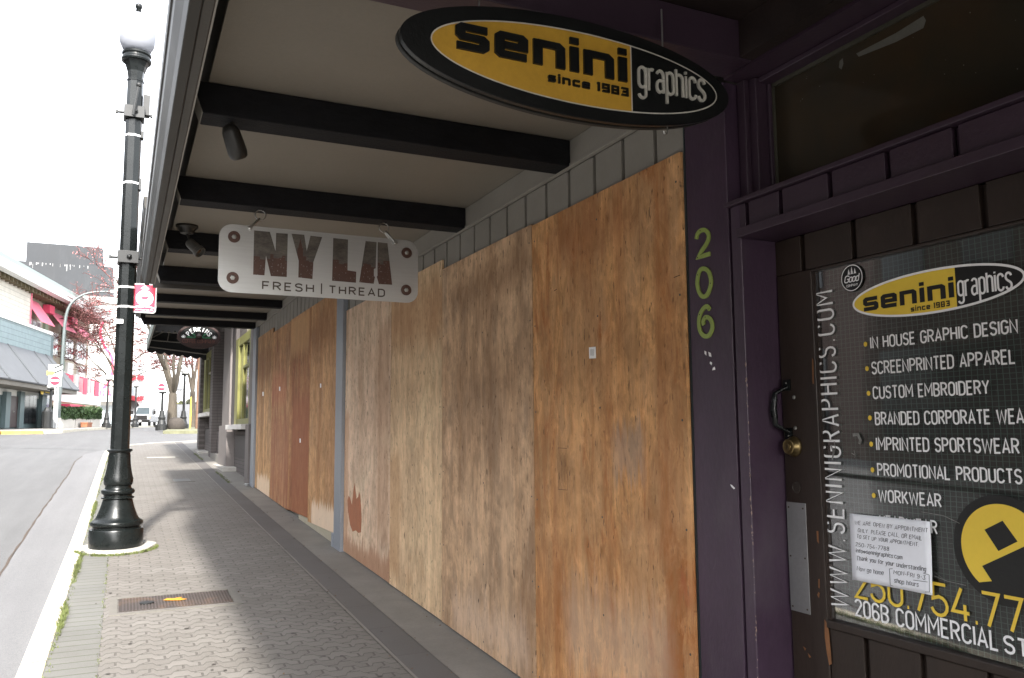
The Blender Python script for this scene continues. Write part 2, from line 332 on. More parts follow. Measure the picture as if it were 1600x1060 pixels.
LC={   # x-height 1
'a':(.44,[[(.04,.86)]+arc(.22,.8,.2,.2,140,0)+[(.42,0)],[(.42,.55),(.2,.55)]+arc(.2,.28,.2,.27,90,270)+[(.42,.12)]]),
'c':(.42,[arc(.21,.79,.21,.21,0,180)+arc(.21,.21,.21,.21,180,360)]),
'd':(.42,[[(.42,1.5),(.42,0)],arc(.21,.79,.21,.21,0,180)+arc(.21,.21,.21,.21,180,360)]),
'e':(.42,[[(.0,.5),(.42,.5)]+arc(.21,.79,.21,.21,0,180)+arc(.21,.21,.21,.21,180,350)]),
'f':(.3,[[(.12,0),(.12,1.2)]+arc(.28,1.25,.16,.2,180,90),[(0,.9),(.3,.9)]]),
'g':(.42,[arc(.21,.79,.21,.21,0,180)+arc(.21,.3,.21,.21,180,360)+[(.42,.3)],[(.42,1),(.42,-.2)]+arc(.21,-.2,.21,.2,0,-170)]),
'h':(.42,[[(0,0),(0,1.45)],[(0,.75)]+arc(.21,.79,.21,.21,180,0)+[(.42,0)]]),
'i':(.04,[[(.02,0),(.02,1)],[(.02,1.2),(.02,1.42)]]),
'k':(.4,[[(0,0),(0,1.5)],[(.38,1),(0,.45)],[(.1,.55),(.4,0)]]),
'l':(.04,[[(.02,0),(.02,1.5)]]),
'm':(.7,[[(0,0),(0,1)],[(0,.75)]+arc(.175,.79,.175,.21,180,0)+[(.35,0)],[(.35,.75)]+arc(.525,.79,.175,.21,180,0)+[(.7,0)]]),
'n':(.42,[[(0,0),(0,1)],[(0,.75)]+arc(.21,.79,.21,.21,180,0)+[(.42,0)]]),
'o':(.42,[arc(.21,.79,.21,.21,0,180)+arc(.21,.21,.21,.21,180,360)+[(.42,.79)]]),
'p':(.42,[[(0,1),(0,-.45)],arc(.21,.79,.21,.21,180,0)+arc(.21,.21,.21,.21,0,-180)]),
'r':(.32,[[(0,0),(0,1)],[(0,.72)]+arc(.2,.78,.2,.2,170,60)]),
's':(.42,[arc(.21,.77,.21,.23,10,240)+arc(.21,.23,.21,.23,60,-170)]),
't':(.3,[[(.12,1.3),(.12,.2)]+arc(.26,.2,.14,.2,180,270),[(0,.95),(.3,.95)]]),
'u':(.42,[[(0,1),(0,.21)]+arc(.21,.21,.21,.21,180,360)+[(.42,1)],[(.42,.3),(.42,0)]]),
'v':(.4,[[(0,1),(.2,0),(.4,1)]]),'w':(.6,[[(0,1),(.15,0),(.3,.8),(.45,0),(.6,1)]]),
'y':(.4,[[(0,1),(.2,.1)],[(.4,1),(.1,-.45)]]),' ':(.25,[]),'.':(.06,[[(0,.05),(.06,.05)]]),'-':(.25,[[(0,.5),(.25,.5)]]),'@':UC['@'],
}
for k in UC:
    if k not in LC:
        a,b=UC[k];LC[k]=(a*1.4,[[(x*1.4,y*1.4) for x,y in p] for p in b])
SQ={   # heavy squared letters, stroke .27, x-height 1
's':(.95,[[(.9,.865),(.2,.865),(.135,.8),(.135,.57),(.2,.5),(.75,.5),(.815,.43),(.815,.2),(.75,.135),(.03,.135)]]),
'e':(.97,[[(.25,.5),(.835,.5),(.835,.8),(.77,.865),(.2,.865),(.135,.8),(.135,.2),(.2,.135),(.93,.135)]]),
'n':(.97,[[(.135,0),(.135,1)],[(.13,.865),(.75,.865),(.835,.78),(.835,0)]]),
'i':(.27,[[(.135,0),(.135,1)],[(.135,1.12),(.135,1.38)]]),
'c':(.9,[[(.87,.865),(.2,.865),(.135,.8),(.135,.2),(.2,.135),(.87,.135)]]),
' ':(.4,[]),
'1':(.35,[[(0,1.22),(.2,1.22),(.2,0)]]),
'9':(.95,[[(.06,.135),(.815,.135),(.815,1.2),(.135,1.2),(.135,.65),(.8,.65)]]),
'8':(.95,[[(.135,.66),(.135,1.2),(.815,1.2),(.815,.66),(.135,.66),(.135,.135),(.815,.135),(.815,.66)]]),
'3':(.95,[[(.06,1.2),(.815,1.2),(.815,.135),(.06,.135)],[(.25,.66),(.8,.66)]]),
}
def ribbon(b,poly,t,P,depth,closed=False):
    """flat or raised stroke; P maps (x,y,d)->3d"""
    pts=[np.array(p,float) for p in poly]
    q=[pts[0]]
    for p in pts[1:]:
        if np.hypot(*(p-q[-1]))>1e-5:q.append(p)
    pts=q
    if len(pts)<2:return
    cl=np.hypot(*(pts[0]-pts[-1]))<1e-4
    if cl:pts=pts[:-1]
    n=len(pts);L=[];Rr=[]
    for i in range(n):
        d0=pts[i]-pts[i-1] if (i>0 or cl) else None
        d1=pts[(i+1)%n]-pts[i] if (i<n-1 or cl) else None
        if d0 is None:d0=d1
        if d1 is None:d1=d0
        d0=d0/np.hypot(*d0);d1=d1/np.hypot(*d1)
        n0=np.array([-d0[1],d0[0]]);n1=np.array([-d1[1],d1[0]]);mm=n0+n1;l=np.hypot(*mm)
        mm=n0 if l<.3 else mm/l
        k=1/max(.55,mm@n0)
        L.append(pts[i]+mm*t/2*k);Rr.append(pts[i]-mm*t/2*k)
    base=len(b.v)
    for i in range(n):
        for pt in (L[i],Rr[i]):b.v.append(tuple(P(pt[0],pt[1],depth)))
    nb=0
    if depth>.002:
        nb=2*n
        for i in range(n):
            for pt in (L[i],Rr[i]):b.v.append(tuple(P(pt[0],pt[1],0)))
    for i in range(n if cl else n-1):
        a=base+2*i;c=base+2*((i+1)%n);b.f.append((a,c,c+1,a+1))
        if nb:b.f.append((a+nb,c+nb,c,a));b.f.append((a+1,c+1,c+1+nb,a+1+nb))
    if nb and not cl:
        e=base+2*(n-1);b.f.append((base,base+1,base+1+nb,base+nb));b.f.append((e+nb,e+1+nb,e+1,e))
def text(b,s,font,P,w,h,t,depth=.001,gap=.13,shear=0,jit=0,org=(0,0),step=8e-5,kx=1,asc=1,fit=True):
    """letters laid in a w x h box; stroke t in metres; P maps metres in plane -> 3d"""
    if kx!=1:
        P0_=P;ox=org[0];P=lambda a,c,d_:P0_(ox+(a-ox)*kx,c,d_);w=w/kx
    x=0;items=[]
    for ch in s:
        g=font.get(ch) or font.get(ch.upper())
        if g is None:continue
        items.append((x,g));x+=g[0]+gap
    tot=max(1e-6,x-gap);sx=w/tot if fit else h
    k=0
    for x0,(gw,ps) in items:
        jy=rnd.uniform(-jit,jit)
        for p in ps:
            q=[]
            for (a,c) in p:
                if c>1:c=1+(c-1)*asc
                c2=c+jy+(rnd.uniform(-jit,jit)*.35 if jit else 0);a2=a+(rnd.uniform(-jit,jit)*.3 if jit else 0)
                q.append((org[0]+(x0+a2)*sx+c2*h*shear,org[1]+c2*h))
            k+=1
            ribbon(b,q,t,P,depth+step*(k%5))
def poly(b,pts,P,d,d0=None):
    n=len(b.v);k=len(pts)
    b.v+=[tuple(P(x,y,d)) for x,y in pts];b.f.append(tuple(range(n,n+k)))
    if d0 is not None:
        b.v+=[tuple(P(x,y,d0)) for x,y in pts];b.f.append(tuple(range(n+2*k-1,n+k-1,-1)))
        for i in range(k):j=(i+1)%k;b.f.append((n+i,n+k+i,n+k+j,n+j))
def ell(cx,cy,a,c,n=64,a0=0,a1=360):
    return [(cx+a*math.cos(R(a0+(a1-a0)*i/n)),cy+c*math.sin(R(a0+(a1-a0)*i/n))) for i in range(n if a1-a0==360 else n+1)]
def curve_fill(outl,ext):
    """2D outlines with holes -> vertices, faces (blender curve fill)"""
    cu=bpy.data.curves.new('tmp','CURVE');cu.dimensions='2D';cu.fill_mode='BOTH';cu.extrude=ext
    for o in outl:
        sp_=cu.splines.new('POLY');sp_.points.add(len(o)-1);sp_.use_cyclic_u=True
        for i,(x,y) in enumerate(o):sp_.points[i].co=(x,y,0,1)
    ob=bpy.data.objects.new('tmp',cu);COL.objects.link(ob)
    dg=bpy.context.evaluated_depsgraph_get();me=bpy.data.meshes.new_from_object(ob.evaluated_get(dg))
    v=[tuple(x.co) for x in me.vertices];f=[tuple(p.vertices) for p in me.polygons]
    bpy.data.objects.remove(ob);bpy.data.curves.remove(cu);bpy.data.meshes.remove(me);return v,f

# ------------------------------------------------------------------ palette
m_asph=asphalt('weathered_asphalt',(.155,.155,.157))
m_gut=asphalt('gutter_concrete',(.20,.20,.205))
m_kerb=M('kerb_concrete',(.50,.46,.38),.85,.2,3,.5,dirt=.6,dcol=(.33,.30,.22))
t_=NT('kerb_concrete_jointed');sep=t_.n('SeparateXYZ');t_.L(t_.tc.outputs['Object'],sep.inputs[0]);f_=t_.math('FRACT',t_.math('DIVIDE',sep.outputs[1],1.83));n_=t_.noise(t_.map((1,1,1)),7,7,.7);n2_=t_.noise(t_.map((2,.6,1)),2.2,6,.7)
c_=t_.mix(t_.ramp(n2_,.4,.65),(.50,.465,.38),(.40,.365,.29));c_=t_.mix(t_.math('MULTIPLY',t_.ramp(n_,.56,.68),.7),c_,(.24,.20,.14));c_=t_.mix(t_.math('LESS_THAN',t_.math('ADD',f_,t_.math('MULTIPLY',n_,.006)),.010),c_,(.15,.11,.07));t_.col(c_);t_.set(.85);t_.bump(n_,.5,.006);m_kerb=t_.m
m_pav=paver('red_interlocking_pavers',(.24,.225,.207),(.18,.166,.152),(.09,.082,.074),True,.172,.098,ms=.0065)
m_gpav=paver('grey_pavers',(.20,.198,.185),(.17,.17,.16),(.085,.095,.05),False,1.7,.115,rot=R(0))
m_band=paver('dark_grey_slabs',(.165,.155,.15),(.15,.142,.138),(.13,.12,.115),False,.6,.6)
m_conc=M('smooth_concrete',(.27,.255,.23),.8,.16,2.5,.35,dirt=.4,dcol=(.16,.15,.135))
m_lconc=M('pale_concrete',(.50,.48,.44),.8,.12,4,.3,dirt=.25,dcol=(.3,.28,.25))
m_grey=M('warm_grey_paint',(.205,.192,.168),.55,.07,4,.25,dirt=.15,dcol=(.17,.155,.13))
m_ceil=M('ceiling_paint',(.29,.262,.215),.6,.08,1.2,.15,dirt=.25,dcol=(.25,.215,.17))
m_beam=M('rough_black_beam',(.012,.012,.014),.75,.4,9,.9,stretch=(1,3,3),dirt=.25,dcol=(.03,.026,.022),spec=.2,fine=45)
m_fasc=M('brown_grey_fascia',(.062,.055,.045),.5,.08,3,.2)
m_gutt=M('gutter_metal',(.05,.046,.039),.5,.08,2,.05,spec=.25)
m_post=M('blue_grey_metal',(.26,.28,.31),.42,.08,5,.1,dirt=.2,dcol=(.16,.17,.18))
m_purp=M('purple_paint',(.054,.031,.054),.40,.18,4,.35,stretch=(1,1,.5),dirt=.65,dcol=(.088,.070,.084),spec=.45)
m_purd=M('purple_paint_lintel',(.046,.026,.042),.42,.12,4,.25,dirt=.2,dcol=(.055,.036,.045))
m_brn=M('dark_brown_paint',(.034,.023,.018),.42,.18,5,.3,stretch=(1,1,.4),dirt=.45,dcol=(.055,.036,.026),spec=.4)
m_dceil=M('dark_ceiling_wood',(.022,.012,.010),.6,.3,6,.3)
m_blk=M('gloss_black_paint',(.008,.010,.010),.27,.2,8,.12,spec=.32)
m_blk2=M('satin_black',(.013,.014,.014),.5,.2,8,.1)
m_dk=M('dark_void',(.006,.005,.005),.9,.1)
m_alu=M('brushed_aluminium',(.50,.50,.49),.40,.05,3,.15,metal=.6,stretch=(1,1,30),fine=14)
m_steel=M('zinc_steel',(.42,.42,.40),.35,.15,20,.2,metal=.9)
m_wht=M('white_vinyl',(.90,.90,.90),.5,.03,5,0)
m_paper=M('white_paper',(.88,.90,.95),.75,.03,6,.1)
m_ink=M('grey_ink',(.07,.07,.09),.7,.1)
m_yel=M('yellow_vinyl',(.85,.60,.06),.45,.04,5,0)
m_syel=M('mustard_sign_paint',(.60,.34,.035),.5,.10,7,.25,dirt=.22,dcol=(.5,.25,.03))
m_sblk=M('sign_black',(.008,.009,.009),.38,.2,8,.3,spec=.5)
m_green=M('lime_green_enamel',(.28,.36,.085),.4,.1,14,.1)
m_brass=M('worn_brass',(.42,.31,.14),.35,.2,14,.1,metal=.9)
m_plate=M('scuffed_aluminium',(.36,.36,.36),.45,.10,5,.25,metal=.6,dirt=.25,dcol=(.28,.28,.28))
m_brown=M('etched_brown',(.075,.036,.026),.5,.2,14,.1)
m_cloud=M('smoky_panel',(.10,.088,.075),.4,.55,7,0,stretch=(1,1,2))
m_wood=M('bare_wood_chip',(.34,.15,.06),.7,.2,20,.2)
m_cream=M('cream_board',(.62,.56,.42),.6,.1,5,.1)
m_rust=M('torn_red_veneer',(.30,.115,.055),.75,.3,14,.6,stretch=(1,6,.7),dirt=.4,dcol=(.2,.08,.04))
m_pinkv=M('bleached_veneer',(.56,.42,.32),.75,.14,9,.5,stretch=(1,7,.5),dirt=.3,dcol=(.42,.29,.2))
m_glass=glassmat('clear_glass')

# ------------------------------------------------------------------ ground
b=B()
xs=[-400,-150,-60,-30,-18,-12,-9,-7,-5.5,-4,-3,-2,-1,-.5,.5,1.5,2.5,3,3.5,4,4.5,5,5.5,6,7,8,9,10,12,14,17,20,25,35,60,150,400]
ys=[-60,-20,-5,5,15,25,28.7,32,36,39,42,45,50,55,60,68,75,80,85,92,100,110,120,135,150,170,190,210,230,260,300,400,600,900]
for Y in ys:
    for X in xs:b.v.append((X,Y,rz(X,Y)))
nx=len(xs)
for j in range(len(ys)-1):
    for i in range(nx-1):
        a=j*nx+i;b.f.append((a,a+1,a+1+nx,a+nx))
b.build('road',m_asph,org=(0,0,0),kind='structure')
KO=[(-.50,-20),(-.47,5.2),(-.43,10),(-.41,20),(-.40,23.2),(-.36,24.6),(-.18,26.0),(.22,27.0),(.85,27.85),(2.0,28.7),(4.5,29.4),(8,29.7),(16,30)]
KI=[(-.36,-20),(-.335,5.2),(-.305,10),(-.29,20),(-.275,23.2),(-.235,24.5),(-.06,25.75),(.30,26.75),(.92,27.6),(2.05,28.45),(4.5,29.1),(8,29.4),(16,29.7)]
b=B()
for i in range(len(KO)-1):
    p=[KO[i],KI[i],KI[i+1],KO[i+1]]
    b.hexa([(x,y,gz(min(y,28.7))-.3) for x,y in p]+[(x,y,gz(min(y,28.7))+(.0 if k in(1,2) else -.008)) for k,(x,y) in enumerate(p)])
b.build('kerb',m_kerb,org=(0,0,0),kind='structure',bevel=.012)
def strip(name,pts,mat,dz=-.004,kind='structure'):
    b=B();n=len(pts);b.v=[(x,y,gz(min(y,28.7))+dz) for x,y in pts];b.f=[tuple(range(n))];return b.build(name,mat,org=(0,0,0),kind=kind)
strip('grey_paver_strip',[(-.36,-20),(-.07,-20),(-.07,25.75),(-.06,25.75),(-.235,24.5),(-.275,23.2),(-.29,20),(-.305,10),(-.335,5.2)],m_gpav)
strip('sidewalk',[(-.069,-20),(1.475,-20),(1.475,28.0),(.92,27.6),(.30,26.75),(-.06,25.75),(-.069,25.7)],m_pav)
strip('paver_edge_line',[(1.477,-20),(1.495,-20),(1.495,28.0),(1.477,28.0)],m_conc,-.002)
strip('slab_strip',[(1.497,-20),(1.70,-20),(1.70,28.1),(1.497,28.05)],m_band)
strip('wall_footing_strip',[(1.702,-20),(2.2,-20),(2.2,28.45),(2.05,28.45),(1.702,28.2)],m_conc,-.003)
strip('corner_pavement',[(2.2,24.6),(16,24.6),(16,29.7),(8,29.4),(4.5,29.1),(2.2,28.5)],m_conc,-.006)
# gutter pan, crack between pan and asphalt, faint road patch lines
b=B();GL=[(-.96,-20),(-.94,5),(-.93,9),(-.95,13),(-.93,19),(-.98,22),(-.86,24.8),(-.5,26.2)]
GR_=[(-.49,-20),(-.46,5.2),(-.42,10),(-.405,17),(-.40,20),(-.39,23.2),(-.36,24.6),(-.2,26.0)]
for i in range(len(GL)-1):
    b.quad(*[(x,y,rz(x,y)+.005) for x,y in (GL[i],GR_[i],GR_[i+1],GL[i+1])])
b.build('gutter_pan',m_gut,org=(0,0,0),kind='structure')
b=B();pl=[];Y=-2
while Y<24:
    x=float(np.interp(Y,[g[1] for g in GL],[g[0] for g in GL]))+rnd.uniform(-.012,.012)-.004;pl.append((x,Y));Y+=.35
for i in range(len(pl)-1):
    w1,w2=[.004+.010*abs(math.sin(q*1.3)) for q in (i,i+1)]
    (x1,y1),(x2,y2)=pl[i],pl[i+1];b.quad(*[(x,y,rz(x,y)+.008) for x,y in ((x1-w1,y1),(x1+w1,y1),(x2+w2,y2),(x2-w2,y2))])
b.build('pavement_crack',M('crack_dirt',(.085,.06,.045),.9,.3),org=(0,0,0),kind='structure')
# line painted across the side street mouth, seen at far left
def roadline(name,pts,w,mat,dz=.006):
    b=B()
    for i in range(len(pts)-1):
        a,c=np.array(pts[i]),np.array(pts[i+1]);n=np.array([-(c-a)[1],(c-a)[0]]);n=n/np.hypot(*n)*w/2
        b.quad(*[(q[0],q[1],rz(q[0],q[1])+dz) for q in (a-n,a+n,c+n,c-n)])
    return b.build(name,mat,org=(0,0,0),kind='structure')
roadline('stop_line',[(-6.5,26.3),(-4.2,27.3),(-3.2,28.3)],.16,M('worn_paint',(.48,.42,.26),.8,.3,5,.1))
roadline('road_seam',[(-3.2,28.3),(-1.8,27.6),(-.9,26.8),(-.5,26.4)],.10,m_gut)

# grass and moss in the kerb joint
b=B()
def tuft(x,y,n,h,sp=.03):
    for _ in range(n):
        a=rnd.uniform(0,6.28);r=rnd.uniform(0,sp);px,py=x+r*math.cos(a)*.6,y+r*math.sin(a)*1.6;z=gz(py)-.004
        a2=rnd.uniform(0,6.28);l=rnd.uniform(.4,1)*h;w=rnd.uniform(.0015,.004);ln=rnd.uniform(.3,1.1)*l
        dx,dy=math.cos(a2)*ln,math.sin(a2)*ln;nx_,ny_=-math.sin(a2)*w,math.cos(a2)*w
        b.quad((px-nx_,py-ny_,z),(px+nx_,py+ny_,z),(px+dx,py+dy,z+l))
Y=3.5
while Y<22:
    dens=(.5+.5*math.sin(Y*2.3+1.7*math.sin(Y*.9)))*(1 if Y<13.5 else .25)
    xk=float(np.interp(Y,[k[1] for k in KI],[k[0] for k in KI]))
    if rnd.random()<.25+.75*dens:tuft(xk+.012+rnd.uniform(-.012,.014),Y,int(5+13*dens),.012+.034*dens)
    Y+=.022
for _ in range(150):
    a=rnd.uniform(3.3,6.2);tuft(-.0+.36*math.cos(a),9.1+.40*math.sin(a),9,.03)
for _ in range(50):tuft(-.07+rnd.uniform(-.01,.01),rnd.uniform(5,8.6),4,.012)
for _ in range(160):tuft(1.70+rnd.uniform(-.03,.03),rnd.choice([rnd.uniform(14.9,17.2),rnd.uniform(20.3,22.5)]),6,.02)
mg=M('kerb_weed_green',(.14,.17,.045),.8,.45,5,0);b.build('grass',mg,org=(0,0,0),kind='stuff')

# lamp footing collar, access covers
b=B();n=40;P0=[]
for k in range(n):
    a=2*math.pi*k/n;r=.335+.02*math.sin(3*a)+.012*math.sin(7*a);P0.append((.01+r*math.cos(a),9.13+r*1.08*math.sin(a)))
b.prism([(x,y,gz(y)-.03) for x,y in P0],(0,0,.042));b.build('lamp_footing',m_lconc,kind='structure',bevel=.008,org=(0,0,0))
def cover(name,x0,x1,y0,y1,label,ribs,rust):
    t=thing(name,((x0+x1)/2,(y0+y1)/2,gz((y0+y1)/2)),label,'utility cover')
    fr=.055
    def sheet(nm,pts,mat,dz,dz0):
        q=B();q.hexa([(x,y,gz(y)+dz0) for x,y in pts]+[(x,y,gz(y)+dz) for x,y in pts]);return q.build(nm,mat,t,bevel=.002)
    q=B()
    for (a0,a1,c0,c1) in ((x0-fr,x1+fr,y0-fr,y0),(x0-fr,x1+fr,y1,y1+fr),(x0-fr,x0,y0,y1),(x1,x1+fr,y0,y1)):
        q.hexa([(x,y,gz(y)-.03) for x,y in((a0,c0),(a1,c0),(a1,c1),(a0,c1))]+[(x,y,gz(y)+.004) for x,y in((a0,c0),(a1,c0),(a1,c1),(a0,c1))])
    q.build('concrete_frame',M(name+'_frame',(.19,.178,.158),.8,.15,5,.2),t)
    sheet('lid',((x0+.006,y0+.006),(x1-.006,y0+.006),(x1-.006,y1-.006),(x0+.006,y1-.006)),rust,.002,-.03)
    if ribs:
        q=B();x=x0+.03
        while x<x1-.02:
            q.hexa([(xx,yy,gz(yy)+dz) for dz in (0,.006) for xx,yy in ((x,y0+.02),(x+.009,y0+.02),(x+.009,y1-.02),(x,y1-.02))]);x+=.021
        q.build('tread_ribs',mrib,t)
        q=B();q.lathe([(0,.05),(.009,.05),(.010,.04)],(x0+.19,(y0+y1)/2,gz((y0+y1)/2)),20);q.build('locking_cap',m_blk2,t)
        q=B();yy=[(0,0),(.03,.05),(.07,.03),(.13,.05),(.12,.01),(.16,-.03),(.11,-.05),(.03,-.02)]
        q.prism([(x0+.30+a,(y0+y1)/2+c+.02,gz((y0+y1)/2+c+.02)+.0085) for a,c in yy],(0,0,.001));q.build('paint_mark',M('survey_paint',(.75,.33,.03),.7,.1),t)
    return t
mr=M('rusty_cover',(.065,.05,.043),.6,.2,3,.4,dirt=.8,dcol=(.22,.11,.045),metal=.1);mrib=M('rusty_ribs',(.105,.085,.078),.55,.2,3,.4,dirt=.6,dcol=(.26,.14,.07),metal=.1)
cover('access_cover',.02,.79,6.44,6.87,'long ribbed steel access cover with orange paint mark set in the pavers',True,mr)
cover('access_cover',.84,1.13,15.45,15.95,'small square grey cover far along the pavers in the awning shade',False,M('grey_cover',(.17,.17,.165),.6,.15))
cover('access_cover',.55,1.18,21.2,21.5,'pale narrow cover catching the sun near the corner',False,m_lconc)

b=B()
for k in range(110):
    x,y=rnd.uniform(-.05,1.68),4+18*rnd.random()**1.6;r=rnd.uniform(.006,.017)
    b.v+=[(x+r*math.cos(a)*rnd.uniform(.7,1.1),y+r*math.sin(a)*rnd.uniform(.7,1.1),gz(y+r*math.sin(a))+.0006) for a in np.linspace(0,6.28,9)[:-1]];b.f.append(tuple(range(len(b.v)-8,len(b.v))))
b.build('gum_spots',M('old_gum',(.07,.062,.055),.8,.3),org=(0,0,0),kind='stuff',label='old dark chewing gum spots trodden into the pavers')
b=B()
for k in range(420):
    s=rnd.random();x,y=(rnd.choice([1.95,1.49,1.70])+rnd.gauss(0,.02),4+14*rnd.random()) if s<.6 else (rnd.uniform(-.3,1.9),4+14*rnd.random());r=rnd.uniform(.003,.010);a=rnd.uniform(0,6.28)
    c=np.array([x,y,gz(y)+.002]);u=np.array([math.cos(a),math.sin(a),.2])*r;v=np.array([-math.sin(a),math.cos(a),rnd.uniform(0,.8)])*r*.6;b.quad(c-u,c+v,c+u,c-v)
b.build('leaf_crumbs',M('dry_crumbs',(.22,.15,.09),.9,.5,20,0),org=(0,0,0),kind='stuff',label='dry leaf crumbs and grit scattered on the pavement')
# ------------------------------------------------------------------ boarded storefront
bld=thing('storefront_building',(2.0,6,.2),'boarded up grey and purple storefront with beamed canopy over the pavement','building')
b=B();b.box(2.035,9,2.62,14.5,-1,3.12);b.box(2.035,9,8.0,14.5,3.12,3.5);b.box(2.24,9,-8,2.62,-1,3.12);b.build('wall',m_grey,bld)
GY=[2.808+.2498*n for n in range(-1,48)]
b=B()
for n in range(len(GY)-1):
    y0,y1=max(GY[n]+.014,2.6),GY[n+1]-.014
    top=2.816 if GY[n]<7.8 else 3.232
    if y1>14.35:break
    b.box(2.006,2.034,y0,y1,2.2,top)
b.build('board_siding',m_grey,bld,bevel=.002)
b=B();b.box(1.985,2.005,2.6,7.94,2.817,2.954);b.box(1.978,1.985,2.6,7.94,2.817,2.835);b.box(1.985,2.005,7.98,14.5,3.233,3.338);b.build('wall_trim',m_grey,bld,bevel=.002)
b=B();b.box(.27,2.0,2.35,7.95,2.956,2.975);b.box(.27,2.0,8.01,14.6,3.341,3.36);b.build('canopy_ceiling',m_ceil,bld)
b=B();b.box(.10,9,-8,8.0,3.12,3.2);b.box(.10,9,8.0,14.62,3.52,3.6);b.box(.2,2.0,7.955,8.0,2.80,3.5);b.build('canopy_roof',m_fasc,bld)
b=B();b.box(.165,.2,-8,7.6,2.765,3.119);b.box(.165,.2,7.62,14.62,3.345,3.519);b.box(.201,2.0,14.58,14.62,3.335,3.519);b.build('fascia',m_fasc,bld,bevel=.004)
b=B()
prof=[(.164,2.752),(.128,2.752),(.118,2.79),(.098,2.84),(.096,2.90),(.088,2.905),(.088,2.925),(.164,2.925)]
b.prism([(x,-8,z) for x,z in prof],(0,15.6,0));b.prism([(x,7.62,z+.61) for x,z in prof],(0,6.98,0));b.build('gutter',m_gutt,bld,bevel=.003)
b=B();b.box(.200,.206,-8,7.6,2.765,2.785);b.build('fascia_lip',m_grey,bld)
for k,Y in enumerate([3.5,4.9,6.3,7.7,9.1,10.45,11.8,13.18,14.4]):
    z0,z1=(2.82,2.955) if k<4 else (3.236,3.34)
    b=B();b.prism([(.208,Y,z1-.001),(.252,Y,z0),(1.984,Y,z0),(1.984,Y,z1-.001)],(0,.15,0));o=b.build('beam',m_beam,bld,bevel=.004)
    if k<4:
        b=B();b.prism([(.204,Y+.004,z1-.01),(.248,Y+.004,z0+.003),(.251,Y+.004,z0+.003),(.207,Y+.004,z1-.01)],(0,.142,0));b.build('end_cap',m_grey,o)
b=B();b.box(.2,1.984,2.18,2.33,2.81,2.955);b.build('header_beam',m_purd,bld,bevel=.004)
b=B();b.box(.2,2.24,-8,2.349,2.956,2.975);b.box(1.93,1.985,-4,2.178,2.815,2.954);b.build('entry_ceiling',m_dceil,bld)
for (y0,y1,zt) in ((8.09,8.37,3.22),(14.07,14.42,3.22)):
    b=B();b.box(1.955,2.004,y0,y1,gz(y0)-.02,zt);b.build('door_frame_post',m_post,bld,bevel=.003)
b=B();b.box(1.95,1.985,8.385,8.45,gz(8.4)-.02,gz(8.4)+.13);b.build('post_shoe',m_post,bld)
b=B();b.hexa([(1.998,8.4,gz(8.4)),(2.02,8.4,gz(8.4)),(2.02,10.4,gz(10.4)),(1.998,10.4,gz(10.4))]+[(1.998,8.4,gz(8.4)+.16),(2.02,8.4,gz(8.4)+.16),(2.02,10.4,gz(10.4)+.05),(1.998,10.4,gz(10.4)+.05)]);b.build('sill_board',m_cream,bld)
# purple pier and entry
b=B();b.box(2.0,2.23,2.356,2.598,-.1,2.81);b.box(2.0,2.23,2.29,2.341,-.1,2.318);b.box(2.015,2.23,2.3405,2.3565,-.1,2.318);b.build('purple_pier',m_purp,bld,bevel=.004)
b=B();b.box(2.0,2.012,2.599,2.607,0,2.8);b.build('caulk_seam',M('dark_green_edge',(.02,.035,.04),.6,.2),bld)
b=B();gl=[2.29,2.252,2.085,1.867,1.649,1.43,1.212,.994,.776,.558,.34,.12]
b.box(2.022,2.23,0,2.289,2.226,2.318)
for i in range(len(gl)-1):b.box(2.0,2.021,gl[i+1]+.010,gl[i]-.010 if i else gl[i],2.228,2.316)
b.build('lintel_boards',m_purd,bld,bevel=.002)
b=B();b.box(1.982,2.23,0,2.355,2.319,2.336);b.build('lintel_cap',m_purd,bld,bevel=.002)
b=B();b.box(1.978,2.165,0,2.289,2.192,2.225);b.build('lintel_drip',m_purd,bld,bevel=.002)
tf=B();tf.box(2.085,2.23,2.275,2.349,2.337,2.81);tf.box(2.10,2.23,0,2.274,2.79,2.81);tf.box(2.135,2.23,2.262,2.2745,2.337,2.789);tf.box(2.06,2.084,2.31,2.349,2.337,2.81)
transom=tf.build('transom_frame',m_purd,bld,bevel=.003)
b=B();b.box(2.0,2.23,-3,2.349,2.812,2.955);b.build('transom_head',m_purd,bld)
b=B();b.box(2.150,2.160,2.255,2.2615,2.337,2.789);b.box(2.150,2.160,.0,2.2615,2.775,2.789);b.build('glazing_bead',M('olive_bead',(.075,.07,.05),.5,.2),transom)
t_=NT('transom_glass');n_=t_.noise(t_.map((1,1,1)),2.2,4,.5,.5);n2_=t_.noise(t_.map(),60,2)
t_.col(t_.mix(t_.ramp(n_,.42,.62),(.026,.023,.016),(.038,.026,.015)));t_.set(.12,0,.35);t_.bump(n_,.04,.02)
b=B();b.box(2.162,2.17,0,2.2615,2.337,2.789);b.build('transom_glass',t_.m,transom)
b=B();b.box(2.171,2.3,0,2.2615,2.337,2.789);b.build('transom_backing',m_dk,transom)
PT=lambda x,y,d:(2.1615-d,-x,y)
def onT(px,py):q=onX(px,py,2.1615);return (-q[1],q[2])
b=B()
poly(b,[onT(*q) for q in ((1338,84),(1400,52),(1443,25),(1447,32),(1443,44),(1400,66),(1342,89))],PT,.0006)
poly(b,[onT(*q) for q in ((1312,96),(1317,91),(1318,100),(1315,109),(1311,106))],PT,.0006)
poly(b,[onT(*q) for q in ((1540,168),(1546,161),(1548,166),(1541,173))],PT,.0006)
